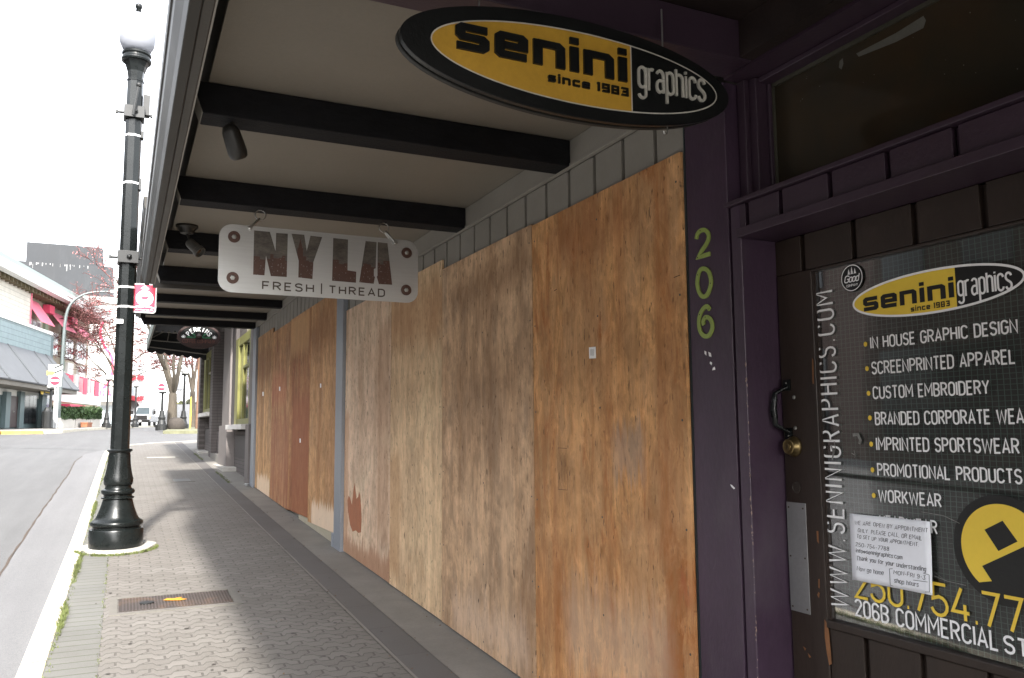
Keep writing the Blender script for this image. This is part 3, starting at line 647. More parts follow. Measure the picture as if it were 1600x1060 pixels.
for (x,y) in ((1261,120),(1260,123),(1254,155),(1251,158),(1427,59),(1478,94),(1506,102),(1525,114),(1349,129),(1516,20),(1587,32),(1476,116),(1590,108),(1281,135),(1366,117)):
    s_=rnd.uniform(.5,1.4);poly(b,[onT(x-s_,y),onT(x,y-s_),onT(x+s_,y),onT(x,y+s_)],PT,.0007)
split_build(b,'tape_residue',M('old_tape',(.15,.145,.12),.6,.15,20,0),transom)

# ------------------------------------------------------------------ shop door
DX=2.168
b=B();b.box(2.170,2.23,.05,2.289,2.2,2.226)
gb=[2.289,2.155,1.929,1.697,1.474,1.25,1.03,.8]
for i in range(len(gb)-1):b.box(2.160,2.2,gb[i+1]+.011,gb[i]-.011 if i else gb[i],2.062,2.19)
b.box(2.181,2.22,.7,2.289,2.06,2.191)
b.build('door_head_boards',m_brn,bld,bevel=.002)
b=B()
b.box(2.156,2.2,2.118,2.283,.06,2.06)            # lock stile
b.box(2.156,2.2,1.0,1.10,.06,2.06)               # hinge stile
b.box(2.178,2.2,1.101,2.117,.06,.862)
gd=[2.117,1.965,1.759,1.55,1.34,1.101]
for i in range(len(gd)-1):b.box(2.160,2.1775,gd[i+1]+(.010 if i<4 else 0),gd[i]-(.010 if i else .003),.08,.845)
b.box(2.150,2.2,1.101,2.117,.846,.872)
b.box(2.156,2.2,1.101,2.117,2.05,2.06)
door=b.build('shop_door',m_brn,bld,bevel=.003)
b=B();b.box(2.160,2.2,2.108,2.1175,.872,2.05);b.build('glazing_stop',m_brn,door)
t_=NT('wire_mesh_behind_glass');sep=t_.n('SeparateXYZ');t_.L(t_.tc.outputs['Object'],sep.inputs[0])
def lines(v,per,w):
    f=t_.math('FRACT',t_.math('DIVIDE',v,per));return t_.math('LESS_THAN',f,w)
wob=t_.math('MULTIPLY',t_.noise(t_.map((1,1,6)),3,3),.004)
g=t_.math('MAXIMUM',lines(t_.math('ADD',sep.outputs[1],wob),.0185,.13),t_.math('MULTIPLY',lines(t_.math('ADD',sep.outputs[2],wob),.0150,.13),.8))
nz=t_.noise(t_.map(),2.6,4,.6)
c_=t_.mix(t_.ramp(nz,.35,.7),(.009,.010,.009),(.025,.024,.019))
t_.col(t_.mix(t_.math('MULTIPLY',g,.8),c_,(.07,.11,.09)));t_.set(.55)
b=B();b.box(2.182,2.19,1.101,2.075,.874,2.049);b.build('mesh_screen',t_.m,door)
b=B();b.box(2.182,2.19,2.076,2.107,.874,2.049);b.build('screen_edge',m_dk,door)
b=B();b.box(2.1685,2.1725,1.101,2.107,.874,2.049);b.build('glass_pane',m_glass,door)
PD=lambda x,y,d:(2.1683-d,-x,y)
def onD(px,py):q=onX(px,py,2.1683);return (-q[1],q[2])
def dtext(b,s,p0,p1,ptop,t,font=UC,**k):
    k.setdefault('gap',.2)
    a=onD(*p0);c=onD(*p1);tp=onD(*ptop);z=(a[1]+c[1])/2;text(b,s,font,PD,c[0]-a[0],tp[1]-a[1],t,org=(a[0],z),**k)
b=B();T=.0055
b=B();dtext(b,'IN HOUSE GRAPHIC DESIGN',(1361.3,544.9),(1590,519),(1361,528),T);b.build('text_line',m_wht,door)
b=B();dtext(b,'SCREENPRINTED APPAREL',(1363.5,584.9),(1586.3,567),(1363.5,567),T);b.build('text_line',m_wht,door)
b=B();dtext(b,'CUSTOM EMBROIDERY',(1365.5,623.6),(1545.8,614.3),(1365.5,605.7),T);b.build('text_line',m_wht,door)
b=B();dtext(b,'BRANDED CORPORATE WEAR',(1368.8,663.8),(1614,661),(1368.8,645.5),T);b.build('text_line',m_wht,door)
b=B();dtext(b,'IMPRINTED SPORTSWEAR',(1370.5,704.3),(1592.5,707.5),(1370.5,685.5),T);b.build('text_line',m_wht,door)
b=B();dtext(b,'PROMOTIONAL PRODUCTS',(1372.5,743.8),(1597,755),(1372.5,725.8),T);b.build('text_line',m_wht,door)
b=B();dtext(b,'WORKWEAR',(1374,783.8),(1470.8,792),(1374,766),T);b.build('text_line',m_wht,door)
b=B();dtext(b,'HEADWEAR',(1376,823),(1464.5,835),(1376,805),T);b.build('text_line',m_wht,door)
b=B();dtext(b,'206B COMMERCIAL',(1337.9,961.7),(1560,1016),(1337.9,937.5),T*1.25);b.build('text_line',m_wht,door)
b=B();dtext(b,'STREET',(1571,1019),(1700,1051),(1571,994),T*1.25);b.build('text_line',m_wht,door)
b=B();dtext(b,'250.754.77',(1338,933.4),(1600,990),(1338,890),T*1.75,gap=.16);a=onD(1545,977.6);
b.build('yellow_phone_number',m_yel,door)
b=B()
for (x,y) in ((1352.5,538.2),(1355,576.3),(1357.4,614.8),(1359.5,653.3),(1361.5,694.3),(1363.5,734.5),(1365.5,774.5)):
    c=onD(x,y);poly(b,ell(c[0],c[1],.0072,.0082,16),PD,.001)
split_build(b,'bullet_dot',m_yel,door)
# vertical web address, reading upwards
b=B();lo=onD(1325.7,951);hi=onD(1305,453.6);wd=onD(1296.8,951);hgt=lo[0]-wd[0]
PV=lambda x,y,d:(2.1683-d,-(lo[0]-y),lo[1]+x)
text(b,'WWW.SENINIGRAPHICS.COM',UC,PV,hi[1]-lo[1],hgt,.0075,gap=.3);b.build('web_address',m_wht,door)
def logo(b_y,b_k,b_w,P,cx,cz,A_,B_,xd,rim=True):
    """two-tone oval: mustard left part, black right part with thin light outline"""
    a0=math.degrees(math.acos((xd-cx)/A_))
    poly(b_y,ell(cx,cz,A_,B_,50,a0,360-a0),P,.0012)
    n=[(cx+A_*math.cos(R(q)),cz+B_*math.sin(R(q))) for q in np.linspace(-a0,a0,40)]
    if b_k is not None: poly(b_k,n,P,.0010)
    if rim:
        E_=ell(cx,cz,A_,B_,90);ribbon(b_w,E_+[E_[0]],rim,P,.0016)
# oval logo on the door
lL=onD(1334,477);lR=onD(1601,430);tt=onD(1537,416);bb=onD(1397,496.5);cx,cz=(lL[0]+lR[0])/2,(lL[1]+lR[1])/2;A_=(lR[0]-lL[0])/2
B_=.5*((tt[1]-cz)/math.sqrt(max(.05,1-((tt[0]-cx)/A_)**2))+(cz-bb[1])/math.sqrt(max(.05,1-((bb[0]-cx)/A_)**2)))
xd=onD(1494,450)[0];by,bk,bw,bt=B(),B(),B(),B()
logo(by,bk,bw,PD,cx,cz,A_,B_,xd,.007)
by.build('logo_yellow_field',m_yel,door);bk.build('logo_black_field',m_sblk,door)
a=onD(1350,487);c=onD(1491,465);xh=onD(1350,464)[1]-a[1]
PL=lambda x,y,d:(2.1683-d-.0008,-x,y)
k1=B();text(k1,'senini',SQ,PL,(xd-.006)-a[0],xh*.92,.0125,org=(a[0],(a[1]+c[1])/2),gap=.16,depth=.0012,step=1.2e-4,kx=1.35)
p=onD(1424,487);q=onD(1485,479);text(k1,'since 1983',SQ,PL,q[0]-p[0],.0125,.0036,org=(p[0],(p[1]+q[1])/2),gap=.25,depth=.0012)
k1.build('logo_black_letters',m_sblk,door)
p=onD(1499,466);q=onD(1582,450);hx=onD(1499,437)[1]-p[1]
text(bw,'graphics',LC,PL,q[0]-p[0],hx*.85,.0062,asc=.5,org=(p[0],(p[1]+q[1])/2),gap=.2,depth=.0012)
bw.build('logo_white_lines',m_wht,door)
# round badge
c=onD(1331.6,434.5);rr=abs(onD(1331.6,413)[1]-c[1]);bw,bk=B(),B()
E_=ell(c[0],c[1],rr*.93,rr*.93,40);ribbon(bw,E_+[E_[0]],.003,PL,.0016);poly(bk,ell(c[0],c[1],rr*1.02,rr*1.02,40),PD,.0009);bk.build('badge_disc',m_sblk,door)
text(bw,'Good',LC,PL,rr*1.25,rr*.34,.0038,org=(c[0]-rr*.68,c[1]-rr*.28),shear=.25,gap=.12,depth=.0014)
text(bw,'COMPANY',UC,PL,rr*1.0,rr*.16,.0016,org=(c[0]-rr*.5,c[1]-rr*.62),gap=.2,depth=.0014)
for dx,s_ in ((-.25,.8),(.02,1.1),(.3,.8)):
    x=c[0]+dx*rr;z=c[1]+rr*.28;h=rr*.5*s_
    for k in range(3):poly(bw,[(x-rr*.13*(1-k*.25),z+h*k*.25),(x+rr*.13*(1-k*.25),z+h*k*.25),(x,z+h*(k*.25+.5))],PL,.0012+k*1e-4)
bw.build('badge_lettering',m_wht,door)
# round yellow e mark on black disc
def pxp(b,pts,d,P=PD):poly(b,[onD(*q) for q in pts],P,d)
z4=lambda u,v:(1260+u/3.533,760+v/3.533)
cE=onD(1583,862);re=abs(onD(1577,789)[1]-cE[1]);ce=(onD(1503,859)[0]+re,cE[1])
b=B();poly(b,ell(ce[0],ce[1],re*1.2,re*1.2,60),PD,.0008);b.build('disc_black',m_sblk,door)
b=B();poly(b,ell(ce[0],ce[1],re,re,60,-25,232),PD,.0011);b.build('disc_yellow',m_yel,door)
b=B();pxp(b,[z4(985,240),z4(1085,190),z4(1168,305),z4(1062,358)],.0016);pxp(b,[z4(972,440),z4(1250,312),z4(1330,500),z4(1280,660),z4(1190,597),z4(1135,518),z4(1045,553)],.0016);b.build('disc_cutouts',m_sblk,door)
# scratches on glass, chips on wood
b=B()
for (pts,w) in (([(1299,696),(1303,707),(1301,719)],.006),([(1304,690),(1306,700),(1303,712)],.004),([(1333,680),(1341,679),(1345,688),(1343,694)],.010),([(1331,708),(1337,712),(1336,716)],.003),([(1335,703),(1337,713)],.003),([(1308,838),(1316,850),(1322,862)],.0015),([(1460,900),(1480,908),(1510,915)],.002),([(1440,800),(1475,806),(1500,818)],.002),([(1455,890),(1475,905)],.0012)):
    ribbon(b,[onD(*q) for q in pts],w,PD,.0019)
split_build(b,'scratch',M('scuffed_glass',(.27,.27,.25),.7,.4,60,0),door)
PS=lambda x,y,d:(2.156-d,-x,y)
def onS(px,py):q=onX(px,py,2.156);return (-q[1],q[2])
b=B()
for pts in ([(1288.5,968),(1293,975),(1296,990),(1298,1015),(1300,1038),(1296,1040),(1292,1020),(1289,995)],[(1255,1010),(1260,1014),(1258,1017)],[(1262,1020),(1268,1027),(1265,1028)],[(1279,925),(1281,927),(1280,935),(1277,930)],[(1269,560),(1271,562),(1272,600),(1270,600)],[(1276,830),(1279,830),(1280,850),(1277,846)],[(1279,905),(1281,905),(1281,920),(1279,918)]):
    poly(b,[onS(*q) for q in pts],PS,.0008)
split_build(b,'bare_wood_chip',m_wood,door)
b=B()
Pp=lambda x,y,d:(2.0-d,-x,y)
for k in range(70):
    yy=rnd.uniform(.35,1.75);zz=yy;s_=rnd.uniform(.001,.004)*(1.6 if rnd.random()<.12 else 1);y0=-2.290+rnd.uniform(-.001,.006)
    poly(b,[(y0-s_,zz),(y0,zz-s_*2.2),(y0+s_*.5,zz),(y0,zz+s_*1.8)],Pp,.0008)
b.build('edge_chips',M('chipped_paint',(.42,.30,.24),.7,.4,60,0),bld)
b=B()
for pts in ([(1101,548),(1104,550),(1104,556),(1101,553)],[(1107,550),(1111,552),(1112,558),(1108,557)],[(1110,565),(1113,567),(1112,571),(1109,568)],[(1114,575),(1117,573),(1118,578),(1113,579)],[(1141,757),(1144,758),(1149,763),(1147,765),(1143,761)]):
    poly(b,[(-onX(*q,2.0)[1],onX(*q,2.0)[2]) for q in pts],Pp,.0008)
split_build(b,'paint_fleck',m_wht,bld)
b=B()
for k in range(26):
    x=rnd.uniform(-2.58,-2.31);z=.35+1.5*rnd.random()**1.8;l=rnd.uniform(.008,.05);a=rnd.uniform(-1.2,1.2)
    ribbon(b,[(x,z),(x+l*.4*math.sin(a),z+l*.5),(x+l*.5*math.sin(a),z+l)],rnd.uniform(.0006,.0016),Pp,.0007+1e-5*k)
b.build('scuff_marks',M('scuffed_purple',(.16,.14,.155),.6,.3,40,0),bld)
# door furniture
def dfr(px,py):return onX(px,py,2.156)
hT,hB=dfr(1232,610),dfr(1232,670)
b=B();yc=2.262
b.tube([(2.153,yc-.012,hT[2]+.012),(2.135,yc-.006,hT[2]+.004),(2.108,yc+.004,hT[2]-.012),(2.100,yc+.006,(hT[2]+hB[2])/2),(2.106,yc+.004,hB[2]+.014),(2.133,yc-.006,hB[2]-.002),(2.153,yc-.012,hB[2]-.012)],[.0075,.0065,.009,.012,.010,.0065,.0075],10)
for zz in (hT[2]+.018,hB[2]-.018):b.obox((2.153,yc-.010,zz),(.004,0,0),(0,.016,0),(0,0,.020))
hd=b.build('pull_handle',m_blk,door,smooth=40)
b=B()
for (zz) in (hT[2]+.026,hT[2]+.010,hB[2]-.010,hB[2]-.026):b.lathe([(0,.0036),(.003,.002)],(2.149,yc-.010,zz),10,(-1,0,0))
split_build(b,'screw',m_steel,hd)
b=B()
for (x,y) in ((1241,621),(1243,669)):q=dfr(x,y);b.lathe([(0,.007),(.003,.007),(.005,.004)],(2.156,q[1],q[2]),12,(-1,0,0))
split_build(b,'screw_cap',m_steel,door)
q=dfr(1241,698);b=B();b.lathe([(0,.036),(.006,.036),(.010,.032),(.028,.027),(.030,.024),(.0285,.021),(.0285,.014),(.032,.013),(.033,.004)],(2.156,q[1],q[2]),28,(-1,0,0));lk=b.build('deadbolt',m_brass,door,smooth=30)
b=B();b.box(2.1215,2.124,q[1]-.0012,q[1]+.0012,q[2]-.006,q[2]+.006);b.build('keyhole',m_dk,lk)
q=dfr(1244.5,762);b=B();b.lathe([(0,.020),(.002,.020),(.003,.017),(.001,.016)],(2.156,q[1],q[2]),24,(-1,0,0));b.build('blanking_ring',M('worn_brown_plug',(.08,.065,.055),.4,.2,metal=.5),door)
p0,p1=dfr(1234.5,784.5),dfr(1271,962);b=B();b.box(2.153,2.156,2.190,2.281,p1[2],p0[2]);pp=b.build('push_plate',m_plate,door,bevel=.001)
b=B()
for yy in (2.202,2.270):
    for zz in (p0[2]-.018,(p0[2]+p1[2])/2,p1[2]+.015):b.lathe([(0,.0035),(.0015,.003)],(2.153,yy,zz),10,(-1,0,0))
split_build(b,'screw',M('rusty_screw',(.08,.05,.03),.5,.2),pp)

# notice taped to the glass
nc=[onX(*q,2.160) for q in ((1328,802.5),(1453.5,815.2),(1458.9,930.5),(1332.2,905.9))]
tl,tr,br_,bl_=nc
b=B();nu=12
g=[[None]*(nu+1) for _ in range(nu+1)]
for i in range(nu+1):
    for j in range(nu+1):
        u,v=i/nu,j/nu;P_=tl*(1-u)*(1-v)+tr*u*(1-v)+br_*u*v+bl_*(1-u)*v
        P_=P_-np.array([.0015+.006*max(0,u+v-1.35)**1.5+.0008*math.sin(u*9+v*5),0,0]);g[i][j]=len(b.v);b.v.append(tuple(P_))
for i in range(nu):
    for j in range(nu):b.f.append((g[i][j],g[i][j+1],g[i+1][j+1],g[i+1][j]))
note=b.build('handwritten_notice',m_paper,label='white sheet with handwritten opening notice taped to the door glass',cat='notice',smooth=60)
so_=note.modifiers.new('t','SOLIDIFY');so_.thickness=.0004
def PN(x,y,d):
    u,v=x,y;P_=tl*(1-u)*(1-v)+tr*u*(1-v)+br_*u*v+bl_*(1-u)*v
    return P_-np.array([.0024+.006*max(0,u+v-1.35)**1.5+.0008*math.sin(u*9+v*5)+d*1.,0,0])
b=B();rnd.seed(3)
def hand(s,u0,u1,v,h,font):
    text(b,s,font,lambda x,y,d:PN(x,v-y*1.0+ (x-u0)*.0,d),u1-u0,h,.0055,org=(u0,0),jit=.10,gap=.22,shear=.12,depth=.0004,step=2e-5)
# stroke width is in note units, so letters are drawn in the note's own (u,v) space
hand('WE ARE OPEN BY APPOINTMENT',.07,.97,.155,.055,UC);hand('ONLY. PLEASE CALL, OR EMAIL',.11,.90,.265,.055,UC);hand('TO SET UP YOUR APPOINTMENT.',.09,.86,.36,.052,UC)
hand('250-754-7788',.07,.50,.485,.055,UC);hand('info@seninigraphics.com',.07,.66,.575,.042,LC)
hand('Thank you for your understanding',.07,.93,.69,.045,LC);hand('Now go home',.07,.42,.845,.045,LC)
hand('MON-FRI 9-3',.55,.92,.80,.055,UC);hand('shop hours',.55,.84,.92,.045,LC)
ribbon(b,[(.54,.73),(.50,.74),(.50,.97),(.54,.98)],.006,lambda x,y,d:PN(x,y,d),.0004)
ribbon(b,[(.90,.72),(.97,.73),(.97,.96),(.92,.97)],.006,lambda x,y,d:PN(x,y,d),.0004)
ribbon(b,[(.78,.84),(.95,.83)],.006,lambda x,y,d:PN(x,y,d),.0004)
b.build('handwriting',m_ink,note)
rnd.seed(11)

# ------------------------------------------------------------------ house numbers
def onP(px,py):q=onX(px,py,2.0);return (-q[1],q[2])
NUM={'2':([(1089,374),(1091,366),(1096,361),(1103,360),(1108,366),(1108,374),(1104,383),(1097,393),(1092,403),(1101,400),(1110,397)],'tall lime green numeral two, topmost of the three on the purple post'),
'0':([(1101,420),(1107,423),(1111,432),(1112,443),(1109,455),(1104,463),(1098,463),(1093,455),(1090.5,443),(1092,430),(1096,422),(1101,420)],'lime green numeral zero on the purple post, between the two and the six'),
'6':([(1110,484),(1106,479),(1100,483),(1095,492),(1093,504),(1095,517),(1101,525),(1108,525),(1113,517),(1114,507),(1110,498),(1104,496),(1100,502),(1101,508)],'lime green numeral six, lowest of the three above the paint flecks')}
def smooth_(pts,n=4):
    out=[];P_=[np.array(p,float) for p in pts]
    for i in range(len(P_)-1):
        p0=P_[max(0,i-1)];p1=P_[i];p2=P_[i+1];p3=P_[min(len(P_)-1,i+2)]
        for k in range(n):
            t=k/n;out.append(tuple(.5*((2*p1)+(-p0+p2)*t+(2*p0-5*p1+4*p2-p3)*t*t+(-p0+3*p1-3*p2+p3)*t**3)))
    out.append(tuple(P_[-1]));return out
for ch,(pts,lab) in NUM.items():
    q=[onP(*p) for p in pts];sq=smooth_(q) if ch!='2' else smooth_(q[:8])[:-1]+q[7:]
    b=B();ribbon(b,sq,.0165,Pp,.006);o=b.build('house_number',m_green,label=lab,cat='house number',group='green house numbers on the purple post')
    b=B()
    for p in (q[len(q)//4],q[int(len(q)*.8)]):b.lathe([(0,.0022),(.0006,.0022)],(1.9938,-p[0],p[1]),8,(-1,0,0))
    split_build(b,'nail_hole',m_dk,o)

# building on the other pavement: out of frame, but mirrored in the shop glass
ob=thing('brick_building',(-14,5,.2),'long brown brick building on the opposite pavement facing the storefront','building')
b=B();b.box(-24,-13,-34,33,-2,9.5);b.build('wall',brick('opposite_brick',(.16,.10,.08),(.13,.085,.07),(.2,.18,.16)),ob)
mo=M('opposite_glass',(.03,.035,.04),.1,.2,1,0,spec=.7)
for k in range(12):
    y=-32+k*5.4
    b=B();b.box(-13,-12.93,y,y+3.6,gz(y)+.6,gz(y)+2.9);b.build('shop_window',mo,ob)
    for yy in (y,y+2.2):b=B();b.box(-13,-12.94,yy,yy+1.2,gz(y)+4.6,gz(y)+6.4);b.build('window',mo,ob)
b=B();b.quad(*[(x,y,rz(x,y)+.13) for x,y in ((-13.5,-34),(-9.5,-34),(-9.5,33),(-13.5,33))]);b.build('opposite_pavement',m_asph,org=(0,0,0),kind='structure')

# ------------------------------------------------------------------ plywood sheets
SH=[ # y0,y1,zbot0,zbot1(None=ground),ztop, mat args,label
(2.615,3.945,None,2.617,dict(base=(.82,.44,.185),grey=.6,gcol=(.42,.255,.14),stain=.9,scol=(.38,.13,.035),seed=1.0,pale=.25),'warm orange plywood sheet with small white tag and stamped mark, beside the purple post'),
(3.952,5.345,None,2.627,dict(base=(.74,.49,.295),grey=.85,gcol=(.36,.255,.17),stain=.35,scol=(.30,.15,.065),seed=2.3,pale=.45,streaky=1.2),'greyish weathered plywood sheet, second from the purple post'),
(5.352,6.555,None,2.697,dict(base=(.88,.63,.385),grey=.45,gcol=(.45,.30,.185),stain=.4,mott=.5,scol=(.42,.22,.10),seed=3.1,pale=.5),'pale tan plywood sheet with clean light lower half, third from the purple post'),
(6.562,8.085,None,2.697,dict(base=(.90,.66,.47),grey=.4,gcol=(.45,.33,.235),stain=.25,mott=.55,scol=(.45,.25,.13),seed=4.7,pale=.75),'pinkish pale plywood sheet with torn red veneer near its foot'),
(8.46,9.80,.47,2.975,dict(base=(.72,.42,.20),grey=.5,gcol=(.38,.25,.15),stain=.5,scol=(.38,.17,.07),seed=5.2,pale=.4),'brown plywood sheet lifted above a pale sill, just past the grey post'),
(9.806,11.12,.50,2.975,dict(base=(.54,.27,.12),grey=.5,gcol=(.27,.15,.09),stain=.9,scol=(.27,.08,.035),seed=6.6,pale=.1),'dark reddish stained plywood sheet in the middle of the far group'),
(11.126,12.55,None,2.965,dict(base=(.66,.37,.175),grey=.6,gcol=(.33,.205,.125),stain=.8,scol=(.27,.08,.045),seed=7.9,pale=.3),'blotchy plywood sheet with faint red paint marks, second from the far end'),
(12.556,14.06,None,3.038,dict(base=(.72,.43,.205),grey=.65,gcol=(.36,.24,.15),stain=.5,scol=(.26,.10,.04),seed=9.4,pale=.4),'farthest plywood sheet, its top corner standing higher beside the brick shop'),
]
SPOT={0:((1060,1083,890,965,(.40,.11,.05),.55,.04),(850,1000,300,420,(.30,.10,.035),.55,.2),(955,1010,650,760,(.30,.27,.24),.45,.05),(880,1060,900,1130,(.72,.55,.42),.35,.2)),
1:((700,835,400,480,(.22,.12,.06),.65,.15),(705,830,930,1040,(.72,.55,.43),.4,.15)),
2:((600,700,425,560,(.42,.20,.08),.55,.2),(608,625,700,910,(.42,.22,.10),.5,.05)),
3:((536,612,850,930,(.40,.21,.12),.85,.05),(590,608,500,860,(.40,.22,.12),.5,.06),(536,545,640,850,(.42,.2,.1),.5,.03)),
4:((486,523,788,850,(.92,.74,.56),.8,.02),(486,525,470,560,(.30,.13,.06),.45,.2)),
5:((456,483,605,830,(.34,.12,.06),.65,.16),(452,484,480,560,(.80,.5,.25),.5,.1)),
6:((424,448,575,640,(.46,.15,.09),.45,.14),(422,450,640,800,(.36,.14,.08),.5,.2)),
7:((401,421,742,790,(.92,.72,.52),.8,.02),(404,424,540,600,(.25,.11,.05),.5,.1))}
sheets=[]
for i,(y0,y1,zb,zt,ma,lab) in enumerate(SH):
    g0,g1=(gz(y0)+.012,gz(y1)+.008) if zb is None else (zb,max(zb-.01,gz(y1)+.005))
    sp_=[]
    for (px0,px1,py0,py1,sc,amt,soft) in SPOT.get(i,()):
        a,c=onX((px0+px1)/2,py0,1.988),onX((px0+px1)/2,py1,1.988);l,r=onX(px0,(py0+py1)/2,1.988)[1],onX(px1,(py0+py1)/2,1.988)[1]
        ym,zm=(y0+y1)/2,min(g0,g1);sp_.append((min(l,r)-ym,max(l,r)-ym,c[2]-zm,a[2]-zm,sc,amt,soft))
    mt=plywood('plywood_%s'%('abcdefgh'[i]),spots=sp_,**ma)
    x0=1.988+(i%2)*-.001
    b=B();b.hexa([(x0,y0,g0),(2.003,y0,g0),(2.003,y1,g1),(x0,y1,g1),(x0,y0,zt),(2.003,y0,zt),(2.003,y1,zt),(x0,y1,zt)])
    sheets.append(b.build('plywood_sheet',mt,bevel=.0015,label=lab,cat='plywood sheet',group='plywood sheets boarding up the shop windows'))
PW=lambda x,y,d:(1.9865-d,-x,y)
def onW(px,py):q=onX(px,py,1.9865);return (-q[1],q[2])
def decal(sh,name,mat,pts,d=.0012,jag=0,sub=1):
    q=[onW(*p) for p in pts];b=B()
    poly(b,q,PW,d,-.001);return b.build(name,mat,sh)
decal(sheets[0],'stapled_tag',m_wht,[(920.5,543),(930.5,542),(931,560),(921,560.5)])
b=B();
for k in range(7):
    q0=onW(923+k*.9,546);q1=onW(923+k*.9,556);ribbon(b,[q0,q1],.0012,PW,.0018)
b.build('tag_print',m_sblk,sheets[0])
mk=M('stamp_ink',(.15,.085,.045),.8,.3,40,0)
b=B()
q=[onW(*p) for p in ((872,700),(886,701),(887,766),(873,765),(872,700))];ribbon(b,q,.0022,PW,.0012)
for k in range(5):
    x=875+k*2.3;ribbon(b,[onW(x,708+k%2*3),onW(x+.5,760-(k*5)%9)],.0022,PW,.0013)
b.build('stamped_mark',mk,sheets[0])
b=B();
for (pts,w) in (([(996,273),(998,330),(1000,400),(1002,470)],.0012),([(1063,430),(1053,434)],.003),([(866,455),(870,452)],.004)):
    ribbon(b,[onW(*p) for p in pts],w,PW,.0006)
split_build(b,'surface_check',M('dark_check',(.05,.03,.02),.9),sheets[0])
def holes(sh,pts,s=.006):
    b=B()
    for (x,y) in pts:
        c=onW(x,y);w=s*rnd.uniform(.4,.8);h=s*rnd.uniform(.9,2.2);poly(b,[(c[0]-w,c[1]),(c[0],c[1]-h),(c[0]+w,c[1]+h*.2),(c[0]+w*.2,c[1]+h)],PW,.0006)
    split_build(b,'nail_hole',m_dk,sh)
holes(sheets[0],[(1060,261),(1068,358),(861,451),(935,330),(1050,800),(948,415),(900,620),(1020,905)],.004)
holes(sheets[1],[(748,939),(804,963),(825,999),(712,930),(820,545),(816,425),(735,560),(775,620),(800,700)],.008)
holes(sheets[2],[(680,910),(675,878),(620,600),(655,720)],.005)
m_scr=M('screw_head',(.16,.14,.12),.5,.3,40,0,metal=.5)
for i,(y0,y1,zb,zt,ma,lab) in enumerate(SH):
    b=B()
    for yy in (y0+.03,(y0+y1)/2+rnd.uniform(-.03,.03),y1-.03):
        z=(zb or gz(yy))+.07
        while z<zt-.03:
            b.lathe([(0,.0052),(.0012,.0048),(.0006,.0015)],(1.9868,yy+rnd.uniform(-.007,.007),z+rnd.uniform(-.02,.02)),8,(-1,0,0));z+=.46 if yy!=y0 else .4
    split_build(b,'screw_head',m_scr,sheets[i])
# torn red veneer on the pale pink sheet
def jagged(base,n,amp):
    out=[]
    for i in range(len(base)-1):
        (x0,y0),(x1,y1)=base[i],base[i+1]
        for k in range(n):
            t=k/n;out.append((x0+(x1-x0)*t+rnd.uniform(-1,1)*amp*.35,y0+(y1-y0)*t+rnd.uniform(-1,1)*amp))
    out.append(base[-1]);return out
decal(sheets[3],'torn_veneer',m_rust,[(547,778),(550,790),(552,768),(554,755),(556,770),(557,780),(560,776),(561,768),(563,775),(564,790),(565,812),(564,832),(560,833),(556,829),(551,831),(547,820),(544,800),(543,782),(545,775)])
tm=plywood('stained_foot_ply',(.50,.30,.18),grey=.4,gcol=(.36,.24,.17),stain=.5,scol=(.33,.15,.08),seed=2.9,pale=.1);m_pinkv=plywood('bleached_foot_ply',(.86,.68,.50),grey=.2,gcol=(.6,.45,.33),stain=.2,scol=(.5,.3,.17),seed=8.1,pale=.6,mott=.4)
top_=[(540.5,838)];x=542
while x<606:
    top_.append((x,836+(x-541)*.45+rnd.uniform(-1,1)*5-(10 if 580<x<600 else 0)*-.3));x+=2.2
for (k,x,y) in ((5,469,689),(4,501,603),(6,437,608),(7,411,616)):
    decal(sheets[k],'paper_scrap',m_wht,[(x-.8,y-3.5),(x+.8,y-3.5),(x+.9,y+3),(x-.8,y+3)],.0015)

# ------------------------------------------------------------------ oval hanging sign
OY=2.12
Lp,Rp=onY(625,50,OY),onY(1139,153,OY);cx=(Lp[0]+Rp[0])/2;A_=(Rp[0]-Lp[0])/2;cz=(Lp[2]+Rp[2])/2-.002
q=onY(1050,186,OY);B_=(cz-q[2])/math.sqrt(1-((q[0]-cx)/A_)**2)*1.0
q=onY(700,2,OY);B2=(q[2]-cz)/math.sqrt(1-((q[0]-cx)/A_)**2);B_=(B_+B2)/2
PO=lambda x,y,d:(x,OY-d,y)
sg=thing('hanging_sign',(cx,OY,cz-B_),'large black oval hanging sign with mustard panel reading senini graphics','hanging sign')
b=B();poly(b,ell(cx,cz,A_,B_,96),PO,0,-.018);b.build('front_board',m_sblk,sg,bevel=.002)
b=B();poly(b,ell(cx,cz,A_*.985,B_*.955,96),PO,-.0185,-.03);poly(b,ell(cx,cz,A_*1.0,B_,96),PO,-.0305,-.048);b.build('back_board',M('weathered_black',(.03,.03,.027),.6,.35,9,.3),sg,bevel=.002)
iL,iR=onY(673.6,40,OY),onY(1119,152,OY);dv0,dv1=onY(982,62,OY),onY(990,166,OY)
icx=(iL[0]+iR[0])/2;iA=(iR[0]-iL[0])/2;iB=.5*(abs(dv0[2]-cz)+abs(cz-dv1[2]))/math.sqrt(1-(((dv0[0]+dv1[0])/2-icx)/iA)**2);xd=(dv0[0]+dv1[0])/2
by,bk,bw=B(),None,B();logo(by,bk,bw,PO,icx,cz,iA,iB,xd,.0042);yh=iB*math.sqrt(1-((xd-icx)/iA)**2);ribbon(bw,[(xd,cz-yh),(xd,cz+yh)],.0042,PO,.0017)
by.build('mustard_panel',m_syel,sg)
s0,s1=onY(710.6,72.5,OY),onY(978,133.4,OY);xh=onY(710.6,29.5,OY)[2]-s0[2]
